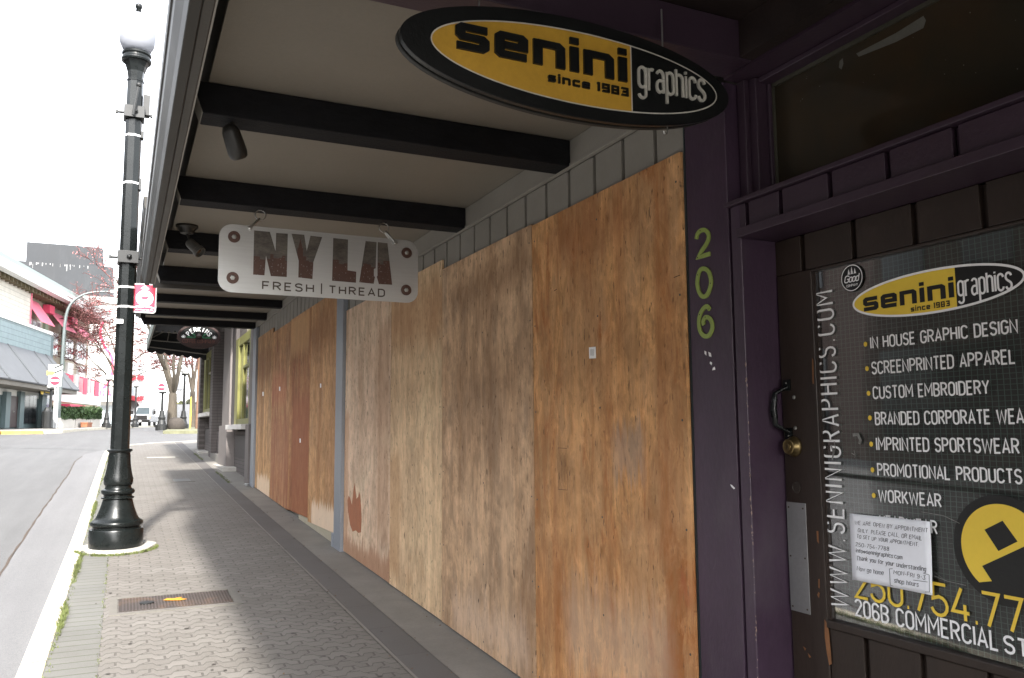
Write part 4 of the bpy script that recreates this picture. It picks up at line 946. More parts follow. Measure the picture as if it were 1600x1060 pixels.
bk=B();text(bk,'senini',SQ,PO,s1[0]-s0[0],xh*.95,.0225,org=(s0[0],(s0[2]+s1[2])/2),gap=.17,depth=.009,step=2e-4,kx=1.4)
s0,s1=onY(855,126.9,OY),onY(981,153,OY);text(bk,'since 1983',SQ,PO,s1[0]-s0[0],.0205,.0060,kx=1.15,org=(s0[0],(s0[2]+s1[2])/2),gap=.24,depth=.007,step=2e-4)
bk.build('raised_black_lettering',m_sblk,sg,bevel=.0006)
s0,s1=onY(996,139.6,OY),onY(1099,160,OY);xh=onY(995,97,OY)[2]-s0[2]
b=B();text(b,'graphics',LC,PO,s1[0]-s0[0],xh*.80,.0085,asc=.5,org=(s0[0]+.004,(s0[2]+s1[2])/2+.002),gap=.19,depth=.006,step=2e-4)
b.build('cream_lettering',M('dirty_white_paint',(.50,.48,.42),.6,.12,20,.2),sg);bw.build('outline',M('dirty_cream_line',(.55,.52,.46),.6,.1),sg)
def hook(x,y,z0,z1,r=.0022):
    b=B();b.tube([(x,y,z1),(x,y,z0+.012),(x-.006,y,z0+.003),(x-.013,y,z0+.003),(x-.016,y,z0+.012)],r,8);return b
hh=onY(1050,208,OY);hook(hh[0],OY+.024,hh[2],hh[2]+.05).build('dangling_hook',m_steel,sg,smooth=40)
for x in (cx-.33,cx+.33):
    b=B();b.tube([(x,OY+.024,cz+B_*.78),(x,OY+.024,2.9)],.003,8);b.build('hanger_rod',m_steel,sg)

# ------------------------------------------------------------------ brushed metal hanging sign (cut-out letters)
NY=4.97
PNY=lambda x,y,d:(x,NY-d,y)
tl_,bl_2,tr_,br_2=onY(352,350,NY),onY(352,455,NY),onY(640,378,NY),onY(640,473,NY)
xl,xr=onY(341.5,400,NY)[0],onY(653,425,NY)[0];zt_=(tl_[2]+tr_[2])/2+.004;zb_=(bl_2[2]+br_2[2])/2-.004
sg=thing('hanging_sign',((xl+xr)/2,NY,zb_),'brushed metal hanging sign with cut-out letters NY LA and four round bolts','hanging sign')
W_=xr-xl;H_=zt_-zb_;rc=.075
def rrect(x0,x1,z0,z1,r,n=8):
    return [(x1-r+r*math.cos(a),z0+r+r*math.sin(a)) for a in np.linspace(-math.pi/2,0,n)]+[(x1-r+r*math.cos(a),z1-r+r*math.sin(a)) for a in np.linspace(0,math.pi/2,n)]+[(x0+r+r*math.cos(a),z1-r+r*math.sin(a)) for a in np.linspace(math.pi/2,math.pi,n)]+[(x0+r+r*math.cos(a),z0+r+r*math.sin(a)) for a in np.linspace(math.pi,1.5*math.pi,n)]
def c5(u,v): q=onY(330+u/4.706,310+v/4.706,NY);return (q[0],q[2])
LT=[[(315,236),(432,247),(473,385),(477,255),(564,261),(556,580),(438,573),(403,425),(392,568),(308,562)],
[(590,260),(685,268),(703,385),(730,275),(817,285),(752,470),(745,595),(640,583),(643,460)],
[(897,292),(1007,303),(1003,530),(1067,540),(1065,622),(888,607)],
[(1135,314),(1217,322),(1210,515),(1197,520),(1197,572),(1205,578),(1195,630),(1088,618)],
[(1224,322),(1297,330),(1331,637),(1232,632),(1216,576),(1222,572),(1222,520)]]
LT=[[c5(*p) for p in l] for l in LT]
v,f=curve_fill([rrect(xl,xr,zb_,zt_,rc)]+LT,.002)
b=B();b.v=[(x,NY-y,z) for x,z,y in v];b.f=f
fp=b.build('front_plate',m_alu,sg)
b=B();b.prism([(x,NY+.004,z) for x,z in rrect(xl+.004,xr-.004,zb_+.004,zt_-.004,rc)],(0,.006,0));b.build('back_plate',m_steel,sg)
x0=min(p[0] for l in LT for p in l)-.02;x1=max(p[0] for l in LT for p in l)+.02;z0=min(p[1] for l in LT for p in l)-.012;z1=max(p[1] for l in LT for p in l)+.012
b=B();b.box(x0,x1,NY+.0026,NY+.0036,z0,z1);b.build('smoky_panel',m_cloud,sg)
b=B();x=x0;k=0;bw=B()
while x<x1:
    w=rnd.uniform(.018,.04);u=(x-x0)/(x1-x0);h=(z1-z0)*rnd.uniform(.38,.56)
    b.quad((x,NY+.0018-1e-5*k,z0),(x+w,NY+.0018-1e-5*k,z0),(x+w,NY+.0018-1e-5*k,z0+h),(x,NY+.0018-1e-5*k,z0+h));k+=1
    for _ in range(int(h*45)):
        xx=x+rnd.uniform(.1,.9)*w;zz=z0+rnd.uniform(.05,.93)*h;s_=rnd.uniform(.0008,.0022)
        bw.quad((xx-s_,NY+.0010,zz-s_*1.4),(xx+s_,NY+.0010,zz-s_*1.4),(xx+s_,NY+.0010,zz+s_*1.4),(xx-s_,NY+.0010,zz+s_*1.4))
    x+=w*.96
tp=c5(657,295);b.quad((tp[0]-.02,NY+.0012,z0),(tp[0]+.02,NY+.0012,z0),(tp[0]+.016,NY+.0012,tp[1]-.06),(tp[0]-.016,NY+.0012,tp[1]-.06));b.v+=[(tp[0]-.012,NY+.0012,tp[1]-.06),(tp[0]+.012,NY+.0012,tp[1]-.06),(tp[0],NY+.0012,tp[1])];b.f.append((len(b.v)-3,len(b.v)-2,len(b.v)-1))
b.build('skyline_cutout',m_brown,sg);bw.build('window_dots',M('pale_dots',(.35,.33,.3),.5,.1),sg)
m_slot=M('slot_brown',(.085,.062,.045),.6,.2)
b=B();p=c5(378,668);q=c5(750,688);text(b,'FRESH',UC,PNY,q[0]-p[0],.044,.0085,org=(p[0],(p[1]+q[1])/2-.001),gap=.3,depth=.0026,step=5e-5);b.build('cut_lettering',m_slot,sg);b=B()
p=c5(868,697);q=c5(1272,722);text(b,'THREAD',UC,PNY,q[0]-p[0],.044,.0085,org=(p[0],(p[1]+q[1])/2-.001),gap=.3,depth=.0026,step=5e-5);b.build('cut_lettering',m_slot,sg);b=B()
p=c5(811,627);q=c5(811,705);ribbon(b,[p,(p[0],q[1])],.0075,PNY,.0026);b.build('cut_divider',m_slot,sg)
for (u,v_) in ((168,285),(157,586),(1436,403),(1432,676)):
    c=c5(u,v_);b=B();b.lathe([(0,.0345),(.004,.0345),(.005,.032)],(c[0],NY-.002,c[1]),28,(0,-1,0));w1=b.build('rubber_washer',m_brown,sg)
    b=B();b.lathe([(0,.0145),(.004,.0145),(.005,.011),(.0095,.011),(.011,.009)],(c[0],NY-.007,c[1]),6,(0,-1,0));b.lathe([(.011,.0055),(.015,.005)],(c[0],NY-.007,c[1]),12,(0,-1,0));b.build('bolt',m_steel,w1)
for (ru,rv,su,sv,side) in ((362,125,283,222,0),(1270,218,1350,330,1)):
    rcn=c5(ru,rv);s_=c5(su,sv)
    b=B();ang=np.linspace(0,2*math.pi,25)[:-1];b.tube([(rcn[0]+.031*math.cos(a),NY+.003*math.sin(a),rcn[1]+.031*math.sin(a)) for a in ang],.0032,8,close=True);b.build('ring',m_steel,sg,smooth=60)
    b=B();b.tube([(rcn[0]+.01,NY+.0,rcn[1]+.028),(rcn[0]+.012,NY,rcn[1]+.05),(rcn[0]+.012,NY,2.83)],.0035,8);b.build('screw_eye',m_beam,sg)
    b=B();d0=np.array([rcn[0]-(.004 if side==0 else -.004),0,rcn[1]-.022]);d1=np.array([s_[0],0,s_[1]])
    for dy in (-.012,.012):
        b.tube([(d0[0],NY,d0[2]),((d0[0]*.8+d1[0]*.2),NY+dy,d0[2]*.8+d1[2]*.2),(d1[0],NY+dy,d1[2])],[.006,.0075,.0075],10)
    b.lathe([(-.020,.008),(-.019,.0125),(-.013,.0125),(.013,.0125),(.020,.0125),(.022,.008)],(s_[0],NY,s_[1]),14,(0,-1,0));b.build('shackle',m_steel,sg,smooth=50)

# ------------------------------------------------------------------ spotlights under the canopy
m_spot=M('dark_bronze_lamp',(.028,.026,.022),.45,.15,9,.1,spec=.5)
m_spg=M('grey_lamp_metal',(.12,.115,.105),.45,.15,9,.1)
a,c=onY(358,198,3.56),onY(376,240,3.56)
t=thing('spotlight',onY(357,188,3.56),'dark bullet spotlight hanging by itself under the nearest beam','spotlight','canopy spotlights')
ax=np.array([c[0]-a[0],.05,c[2]-a[2]]);ln=np.linalg.norm(ax)
b=B();b.lathe([(-.012,.006),(-.008,.016),(.0,.028),(.02,.037),(ln*.55,.040),(ln*.85,.041),(ln*1.0,.037),(ln*1.06,.028)],a,24,ax);s_=b.build('housing',m_spot,t,smooth=40)
b=B();b.lathe([(ln*1.061,.026),(ln*1.063,.01)],a,24,ax);b.build('lens',m_dk,s_)
b=B();b.tube([(a[0]+.012,3.57,2.825),(a[0]+.010,3.57,2.80),(a[0],3.56,a[2]+.01)],[.010,.007,.008],8);b.build('swivel',m_spot,t)
a,c=onY(297,380,6.12),onY(313,398,6.12)
t=thing('spotlight',(a[0],6.12,2.955),'round based ceiling spotlight behind the metal letter sign','spotlight','canopy spotlights')
b=B();p=onY(292,363,6.12);b.lathe([(0,.075),(-.012,.075),(-.03,.055),(-.055,.045),(-.06,.03)],(p[0],6.12,2.955),24);b.build('ceiling_base',m_spot,t,smooth=40)
b=B();b.tube([(p[0],6.12,2.90),(a[0],6.12,a[2]+.012)],.008,8);b.build('swivel',m_spot,t)
ax=np.array([c[0]-a[0],-.05,c[2]-a[2]]);b=B();b.lathe([(-.02,.012),(-.012,.030),(.0,.034),(.03,.036),(.075,.036),(.08,.042),(.11,.043),(.112,.036),(.095,.034)],a,24,ax);s_=b.build('housing',m_spg,t,smooth=40)
b=B();b.lathe([(.092,.033),(.094,.02),(.10,.008)],a,20,ax);b.build('bulb',M('amber_bulb',(.16,.09,.05),.2,.2),s_)

# ------------------------------------------------------------------ near street lamp
LXY=(-.012,9.15);LZ=gz(9.15)+.006
st=thing('street_lamp',(LXY[0],LXY[1],LZ),'tall glossy black cast iron street lamp with acorn globe at the near kerb','street lamp','street lamps')
def lamp_profile():
    return [(0,.243),(.008,.246),(.165,.246),(.175,.240),(.178,.225),(.186,.214),(.198,.214),(.204,.228),(.214,.236),(.228,.240),(.244,.236),(.254,.226),(.262,.210),(.275,.196),(.30,.183),(.335,.170),(.37,.157),(.41,.145),(.445,.137),(.462,.133),(.466,.146),(.472,.151),(.482,.150),(.486,.136),(.492,.128),(.505,.128),(.51,.140),(.52,.150),(.533,.153),(.548,.150),(.558,.140),(.562,.124),(.575,.118),(.592,.118),(.598,.124),(.61,.131),(.63,.134),(.65,.133),(.68,.125),(.74,.112),(.80,.104),(.86,.099),(.915,.097),(.922,.103),(.930,.115),(.940,.118),(.948,.112),(.952,.098)]
b=B();b.lathe(lamp_profile(),(LXY[0],LXY[1],LZ),48);bs=b.build('base',m_blk,st,smooth=40)
for k in range(6):
    an=k*math.pi/3+R(240);ux,uy=math.cos(an),math.sin(an);tx,ty=-uy,ux
    def on(hz,off):
        r=float(np.interp(hz,[p[0] for p in lamp_profile()],[p[1] for p in lamp_profile()]))+.001
        return (LXY[0]+ux*r*math.cos(off/r)+tx*r*math.sin(off/r),LXY[1]+uy*r*math.cos(off/r)+ty*r*math.sin(off/r),LZ+hz)
    path=[on(z,-.02) for z in np.linspace(.68,.86,6)]+[on(.885,-.010),on(.893,0),on(.885,.010)]+[on(z,.02) for z in np.linspace(.86,.68,6)]+[on(.662,.010),on(.655,0),on(.662,-.010)]
    b=B();b.tube(path,.0028,6,close=True);b.build('fluting',m_blk,bs)
b=B();b.lathe([(.95,.088),(4.76,.078)],(LXY[0],LXY[1],LZ),8,ph=R(8));b.build('shaft',m_blk,st)
b=B();b.lathe([(4.757,.084),(4.775,.086),(4.785,.074),(4.80,.076),(4.86,.085),(4.92,.104),(4.965,.125),(4.97,.135)],(LXY[0],LXY[1],LZ),8,ph=R(8));b.lathe([(4.97,.14),(4.985,.146),(5.0,.146),(5.012,.135),(5.03,.130),(5.045,.142),(5.062,.144),(5.07,.138),(5.078,.12)],(LXY[0],LXY[1],LZ),40);b.build('capital',m_blk,st)
t_=NT('frosted_globe');t_.col((.30,.31,.34));t_.set(.15);t_.b.inputs['Transmission Weight'].default_value=.25;t_.b.inputs['IOR'].default_value=1.2
b=B();b.lathe([(5.079,.10),(5.10,.135),(5.16,.168),(5.24,.182),(5.32,.176),(5.40,.150),(5.46,.115),(5.50,.07),(5.515,.03)],(LXY[0],LXY[1],LZ),40);gl_=b.build('globe',t_.m,st,smooth=60)
b=B();b.lathe([(5.505,.034),(5.515,.036),(5.53,.024),(5.545,.030),(5.552,.020),(5.56,.024),(5.575,.034),(5.592,.036),(5.61,.030),(5.62,.015)],(LXY[0],LXY[1],LZ),24);b.build('finial',m_blk,st,smooth=40)
def clamp(z,w=.07,h=.062,right=True):
    b=B();x,y=LXY;yf=y-.088
    b.box(x-.098,x+.098,yf-.02,y+.09,z-h,z+h);b.tube([(x-.165,y-.02,z-.0),(x+.165,y-.02,z-.0)],.014,8)
    for sx in (-1,1):b.box(x+sx*.165-.012,x+sx*.165+.012,y-.04,y,z-.018,z+.018)
    o=b.build('banner_clamp',m_blk2,st,bevel=.003)
    b=B();b.lathe([(0,.026),(.012,.026),(.016,.02),(.03,.013),(.034,.008)],(x+.01,yf-.02,z),16,(0,-1,0));b.build('clamp_knob',m_blk2,o)
zc1,zc2=onY(208,179,9.15)[2],onY(198,404,9.15)[2]
clamp(zc1);clamp(zc2)
b=B();p=onY(208,180,9.0);q=onY(217,133,9.0);b.tube([(p[0],p[1],p[2]),(q[0],q[1],q[2])],.014,8);b.lathe([(-.026,.010),(-.014,.024),(0,.028),(.014,.024),(.026,.010)],q,14,(0,0,1));b.build('brace_rod',m_blk2,st)
b=B();b.box(LXY[0]+.08,LXY[0]+.145,9.1,9.2,LZ+4.40,LZ+4.62);b.box(LXY[0]+.07,LXY[0]+.10,9.1,9.2,LZ+4.15,LZ+4.22);b.box(LXY[0]+.07,LXY[0]+.095,9.1,9.2,LZ+3.6,LZ+3.72);b.build('control_box',m_blk2,st,bevel=.003)
for py in (213,287,449.5,480):
    px=197+(287-py)*.05;z=onY(px,py,9.15)[2]-LZ;r=np.interp(z,[.95,4.76],[.088,.078])+.0035
    b=B();b.lathe([(z-.011,r),(z+.011,r)],(LXY[0],LXY[1],LZ),8,ph=R(8));b.build('steel_strap',M('pale_strap',(.55,.55,.55),.35,.05,metal=.3),st)
z=onY(184,504,9.15)[2];b=B();b.box(LXY[0]-.095,LXY[0]-.02,9.056,9.060,z-.020,z+.022);sk_=b.build('number_sticker',m_wht,st)
b=B();text(b,'308',UC,lambda x,y,d:(x,9.056-d,y),.045,.026,.004,org=(LXY[0]-.082,z-.013));b.build('sticker_number',m_ink,sk_)

# red sign strapped to the lamp
SY=9.14
p,q=onY(208.5,443,SY),onY(243.5,490,SY)
m_red=M('faded_red_enamel',(.72,.04,.085),.45,.06,5,0)
sx0,sx1,sz0,sz1=p[0],q[0],q[2],onY(225,443.5,SY)[2]
sgn=B();sgn.prism([(x,SY,z) for x,z in rrect(sx0,sx1,sz0,sz1,.03)],(0,.004,0));sgn=sgn.build('sign_plate',m_wht,org=((sx0+sx1)/2,SY,sz0),label='small rounded red and white sign with arrow and cart, strapped to the near lamp',cat='street sign')
sgn.name='route_sign';ORG['route_sign']=ORG.get('sign_plate')
Wd,Hd=sx1-sx0,sz1-sz0;PSg=lambda x,y,d:(sx0+x*Wd,SY-d,sz0+y*Hd)
b=B();poly(b,[((x-sx0)/Wd,(z-sz0)/Hd) for x,z in rrect(sx0+.012,sx1-.012,sz0+.012,sz1-.012,.022)],PSg,.0008);b.build('red_panel',m_red,sgn)
b=B();cxx,czz=.5,.50;rx,ry=.37,.37*Wd/Hd
poly(b,ell(cxx,czz,rx,ry,32),PSg,.0016);poly(b,[(.5,.95),(.31,.82),(.42,.82),(.40,.70),(.60,.70),(.58,.82),(.69,.82)],PSg,.0013)
poly(b,[(.08,.20),(.2,.235),(.35,.22),(.5,.25),(.7,.235),(.92,.19),(.92,.15),(.7,.195),(.5,.20),(.35,.17),(.2,.19),(.08,.15)],PSg,.0014)
b.build('white_emblem',m_wht,sgn)
b=B();poly(b,[(.30,.56),(.70,.56),(.64,.50),(.60,.46),(.40,.46),(.36,.50)],PSg,.0022);poly(b,[(.40,.60),(.48,.64),(.58,.62),(.64,.585),(.36,.585)],PSg,.0022)
for x in (.41,.59):poly(b,ell(x,.425,.035,.025,12),PSg,.0022)
b.build('cart_symbol',m_red,sgn)
b=B()
for k,(x0_,x1_) in enumerate(((.14,.26),(.30,.52),(.56,.70),(.74,.88))):ribbon(b,[(x0_,.105),(x1_,.10)],.022,PSg,.0022)
b.build('small_print',m_wht,sgn)
b=B()
for dz in (.07,.85):b.box(LXY[0]+.06,sx0+.03,SY+.005,SY+.012,sz0+Hd*dz,sz0+Hd*dz+.012)
b.build('strap_bracket',m_steel,sgn)

# ------------------------------------------------------------------ brick shop beyond
m_brk=brick('painted_brick',(.13,.113,.108),(.12,.104,.10),(.075,.065,.06),.21,.07)
m_pil=M('dull_plum_paint',(.18,.16,.152),.65,.1,4,.2,dirt=.2,dcol=(.06,.055,.05))
m_dpl=M('dark_plum_wall',(.065,.056,.054),.7,.2,3,.2)
m_olive=M('olive_green_frame',(.20,.195,.055),.45,.12,5,.1)
m_sill=M('white_sill',(.62,.60,.57),.6,.08,4,.1)
nb=thing('corner_shop',(2.0,19.5,.8),'dark plum brick corner shop with olive green window frames','building')
def wbox(name,mat,*boxes,par=nb,bev=.004):
    b=B()
    for q in boxes:b.box(*q)
    return b.build(name,mat,par,bevel=bev)
wbox('wall',m_brk,(2.06,9,14.52,24.55,-.5,1.50),(2.06,9,14.52,14.85,1.5,7),(2.06,9,17.05,18.9,1.5,7),(2.06,9,14.85,17.05,3.35,7),(2.06,9,20.95,21.6,1.5,7),(2.06,9,21.6,24.1,3.6,7),(2.06,9,24.1,24.55,1.5,7),(3.2,9,18.9,20.95,1.5,7),(2.06,3.2,18.9,20.95,3.9,7))
wbox('pilaster',m_pil,(1.97,2.058,14.55,14.86,.5,3.30),(1.93,2.059,14.53,14.92,.4,1.62))
wbox('pilaster',m_pil,(1.95,2.058,17.6,18.88,1.62,4.9),(1.90,2.059,17.5,18.95,.5,1.62))
wbox('pilaster',m_brk,(1.93,2.058,20.95,21.55,.5,4.9))
wbox('pilaster',m_brk,(1.90,2.058,24.12,24.6,.6,5.2))
wbox('entry_recess',m_dpl,(2.07,3.19,18.9,18.95,.7,3.9),(3.15,3.19,18.96,20.9,.7,3.9))
wbox('dark_panel',m_dpl,(1.985,2.057,17.06,17.58,1.62,4.9))
wbox('door_step',m_conc,(1.92,3.1,18.98,20.93,.5,.99))
wbox('wall_panel',m_dpl,(2.045,2.0595,15.2,17.3,1.0,1.42));wbox('wall_panel',m_dpl,(2.045,2.0595,21.9,23.9,1.2,1.55))
def win(y0,y1,z0,z1):
    o=wbox('window_frame',m_olive,(1.985,2.058,y0,y0+.16,z0,z1),(1.985,2.058,y1-.42,y1,z0,z1),(1.99,2.057,y0+.161,y1-.421,z1-.16,z1),(1.99,2.057,y0+.161,y1-.421,z0,z0+.10),(1.995,2.056,(y0+y1)/2-.02,(y0+y1)/2+.02,z0+.101,z1-.161),(1.995,2.056,y0+.161,(y0+y1)/2-.021,z0+(z1-z0)*.62,z0+(z1-z0)*.62+.05))
    t_=B();t_.box(2.03,2.04,y0+.15,y1-.41,z0+.09,z1-.15);g=t_.build('window_pane',M('shop_pane',(.03,.032,.03),.06,.2,2,0,spec=.8),o)
    b=B();b.box(2.012,2.018,y0+.30,y0+.42,z0+(z1-z0)*.52,z0+(z1-z0)*.60);b.box(2.012,2.018,y0+.25,y0+.33,z0+.12,z0+.24);b.build('white_sticker',m_wht,o);return o
win(14.93,17.04,1.63,3.30);win(21.62,24.1,1.98,3.58)
wbox('window_sill',m_sill,(1.86,2.056,14.95,17.35,1.535,1.625));wbox('window_sill',m_sill,(1.86,2.056,21.6,24.11,1.88,1.975))
wbox('threshold_slab',m_lconc,(1.80,2.2,17.1,20.2,.55,.80),bev=.01);wbox('threshold_slab',m_lconc,(1.78,2.2,22.4,24.4,.8,.99),bev=.01)
wbox('cream_panel',m_cream,(2.0,2.05,14.93,15.6,3.31,3.36))
# scalloped awning of the brick shop
aw=thing('awning',(1.2,20.3,3.5),'dark scalloped fabric awning over the corner shop front, seen from underneath','awning')
m_fab=M('black_awning_fabric',(.012,.013,.014),.8,.3,6,.2);m_fab2=M('grey_scallop_fabric',(.17,.175,.19),.8,.2,6,.2);m_bar=M('awning_frame_metal',(.25,.23,.20),.5,.15,6,.1)
yA,yB=15.9,23.6;xf=.50;zv=3.62
b=B();b.hexa([(xf,yA,zv+.30),(2.05,yA,4.9),(2.05,yB,4.9),(xf,yB,zv+.30),(xf,yA,zv+.32),(2.05,yA,4.93),(2.05,yB,4.93),(xf,yB,zv+.32)]);b.build('canopy_fabric',m_fab,aw)
def scallop(b,p0,p1,top,h,n,th):
    p0,p1=np.array(p0,float),np.array(p1,float)
    for k in range(n):
        for j in range(6):
            t0,t1=(k+j/6)/n,(k+(j+1)/6)/n;d0=h*math.sin(math.pi*j/6)*.35;d1=h*math.sin(math.pi*(j+1)/6)*.35
            a,c=p0+(p1-p0)*t0,p0+(p1-p0)*t1
            b.quad((a[0],a[1],a[2]+top),(c[0],c[1],c[2]+top),(c[0],c[1],c[2]-d1),(a[0],a[1],a[2]-d0))
b=B();scallop(b,(xf,yA,zv+.06),(xf,yB,zv+.06),.26,.18,34,0);o=b.build('front_valance',M('green_grey_valance',(.16,.19,.175),.8,.2),aw)
b=B();scallop(b,(xf,yB,zv+.02),(2.05,yB,zv-.16),.30,.18,7,0);b.v+=[(xf,yB+.002,zv+.31),(2.05,yB+.002,zv+.1),(2.05,yB+.002,4.9)];b.f.append((len(b.v)-3,len(b.v)-2,len(b.v)-1));b.build('end_valance',m_fab,aw)
b=B();scallop(b,(xf+.03,18.4,zv+.75),(1.6,18.4,zv+.75),.16,.2,8,0);scallop(b,(xf+.02,21.2,zv+.30),(1.6,21.2,zv+.30),.16,.2,8,0);b.build('inner_valance',m_fab2,aw)
b=B()
for y in (18.5,21.3,23.5):
    b.tube([(xf+.02,y,zv+.28),(2.0,y,zv+.20)],.017,6);b.tube([(xf+.02,y,zv+.28),(2.0,y,4.82)],.017,6);b.tube([(1.0,y,zv+.27),(1.05,y,zv+.66)],.014,6)
for z,x in ((zv+.27,xf+.03),(zv+.06,xf+.03)):b.tube([(x,yA,z),(x,yB,z)],.017,6)
b.tube([(xf+.05,23.52,zv+.10),(2.0,23.52,zv-.06)],.017,6)
b.build('frame_bars',m_bar,aw)
# carved sign of the brick shop
PY=15.05;c=onY(310,526,PY);pa,pb=onY(277,528,PY),onY(344,530,PY);A_=(pb[0]-pa[0])/2;B_=.5*(onY(310,507,PY)[2]-onY(310,545,PY)[2]);cx,cz=(pa[0]+pb[0])/2,c[2]
PP=lambda x,y,d:(x,PY-d,y)
m_cb=M('carved_brown',(.022,.012,.010),.6,.3,16,.5);m_cr=M('carved_red_brown',(.038,.015,.012),.6,.3,16,.5)
sg=thing('hanging_sign',(cx,PY,cz-B_),'small carved brown oval hanging sign reading Perkins with green leaves','hanging sign')
b=B();poly(b,ell(cx,cz,A_,B_,48),PP,0,-.04);b.build('board',m_cb,sg)
b=B();E_=ell(cx,cz,A_*.96,B_*.94,60);ribbon(b,E_+[E_[0]],.035,PP,.010);b.build('carved_rim',m_cr,sg)
b=B();poly(b,ell(cx,cz+.01,A_*.86,B_*.78,40,-8,188),PP,.002);b.build('black_field',m_sblk,sg)
b=B();n_=7
for i,ch in enumerate('PERKINS'):
    an=R(142-104*i/6);px,pz=cx+A_*.63*math.cos(an),cz-.085+B_*.98*math.sin(an);ro=an-math.pi/2;g=UC[ch]
    for p in g[1]:
        q=[];
        for (u,v_) in p:
            u2,v2=(u-g[0]/2)*.080,(v_-.5)*.072;q.append((px+u2*math.cos(ro)-v2*math.sin(ro),pz+u2*math.sin(ro)+v2*math.cos(ro)))
        ribbon(b,q,.014,PP,.008+1e-4*i)
for sx in (-.72,.72):
    for k in range(4):
        an=k*math.pi/4;x,z=cx+sx*A_,cz-.015;ribbon(b,[(x-.036*math.cos(an),z-.036*math.sin(an)),(x+.036*math.cos(an),z+.036*math.sin(an))],.008,PP,.006+1e-4*k)
b.build('white_lettering',m_wht,sg)
b=B()
for s_ in (-1,1):
    for (dx,dz,an) in ((.27,.045,40),(.34,-.01,10),(.22,-.01,-35),(.47,-.005,-5)):
        x,z=cx+s_*dx*A_,cz+dz-.01;a=R(an)*s_;L_=.05
        poly(b,[(x-L_*math.cos(a),z-L_*math.sin(a)),(x-.018*math.sin(a)*-1,z-.018*math.cos(a)),(x+L_*math.cos(a),z+L_*math.sin(a)),(x+.018*math.sin(a)*-1,z+.018*math.cos(a))],PP,.005+dz*.01)
b.build('green_leaves',M('leaf_paint',(.03,.16,.07),.5,.2),sg)
b=B();poly(b,[(cx-A_*1.05,cz-.035),(cx+A_*1.05,cz-.035),(cx+A_*.82,cz-.135),(cx+A_*.4,cz-.175),(cx-A_*.4,cz-.175),(cx-A_*.82,cz-.135)],PP,.013,.001);bn=b.build('lower_banner',m_cr,sg)
b=B();text(b,'COFFEE COMPANY',UC,PP,A_*1.5,.055,.009,org=(cx-A_*.75,cz-.115),depth=.016);b.build('banner_lettering',M('faded_maroon',(.15,.05,.035),.6,.2),bn)
b=B();b.lathe([(0,.04),(.03,.05),(.06,.03),(.085,.012)],(cx,PY-.012,cz-.03),12);b.build('red_pot',m_cr,sg)
for s_ in (-.5,.5):
    b=B();b.tube([(cx+s_*A_,PY+.02,cz+B_*.8),(cx+s_*A_,PY+.02,cz+B_+.4)],.006,6);b.build('hanger',m_bar,sg)
b=B();b.tube([(cx-A_,PY+.02,cz+B_+.39),(2.0,PY+.02,cz+B_+.39)],.012,6);b.build('bracket_arm',m_bar,sg)

b=B();c=(1.90,14.35,gz(14.35))
for k in range(7):
    a=[np.array([rnd.uniform(-.05,.05),rnd.uniform(-.07,.07),rnd.uniform(0,.05)]) for _ in range(3)];b.quad(*[np.array(c)+q for q in a])
b.build('crumpled_paper',m_wht,label='scrap of crumpled white paper at the foot of the far grey post',cat='litter')

# ================================================================== across the junction
rnd.seed(21)
P80=np.array([-3.9,56.9]);FU=np.array([math.sin(R(12)),math.cos(R(12))]);FN=np.array([math.cos(R(12)),-math.sin(R(12))])  # FN faces the street
def onF(px,py,back=0):     # photo pixel -> point on the left-hand facade plane, given as (t along, z)
    d=ray(px,py);A_=np.array([[d[0],-FU[0]],[d[1],-FU[1]]]);P0=P80-FN*back
    s_,t_=np.linalg.solve(A_,P0);return t_,EYE[2]+d[2]*s_
def fp(t,z,out=0): q=P80+FU*t+FN*out;return (q[0],q[1],z)
def fbox(b,t0,t1,z0,z1,o0,o1):
    b.hexa([fp(t0,z0,o0),fp(t0,z0,o1),fp(t1,z0,o1),fp(t1,z0,o0),fp(t0,z1,o0),fp(t0,z1,o1),fp(t1,z1,o1),fp(t1,z1,o0)]);return b
m_teal=M('teal_grey_paint',(.16,.22,.23),.6,.1,2,.1)
m_tl=lap('pale_teal_siding',(.46,.60,.63),.28,2,.6)
m_awg=M('grey_awning_canvas',(.17,.18,.195),.8,.1,2,.2);m_awg2=M('dark_awning_strap',(.14,.15,.16),.8,.1,2,.1)
m_tan=M('tan_stucco',(.56,.49,.38),.85,.1,1.5,.2);m_sid=lap('cream_siding',(.85,.80,.70),.25,2,.6)
m_pink=M('faded_pink_awning',(.85,.22,.31),.7,.12,2,.1);m_rose=M('rose_red_panel',(.75,.06,.14),.6,.1,2,.1)
m_wtrim=M('white_trim',(.75,.75,.73),.6,.05,3,.1);m_win=M('far_window_glass',(.30,.34,.36),.15,.4,1.2,0,spec=.8)
m_dwin=M('dark_window',(.04,.045,.05),.2,.4,1.2,0,spec=.6)
m_roof=M('dark_slate_roof',(.03,.034,.04),.7,.2,.6,.3,stretch=(1,1,.25),dirt=.2,dcol=(.12,.12,.13))
m_whb=lap('white_block_wall',(.80,.78,.75),.4,2,.4,.05)
m_hedge=M('hedge_leaf',(.035,.075,.018),.7,.5,14,0,fine=9);m_flw=M('red_flower',(.55,.05,.07),.7,.3,30,0)
m_cw=M('planter_concrete',(.62,.59,.54),.8,.1,3,.2)
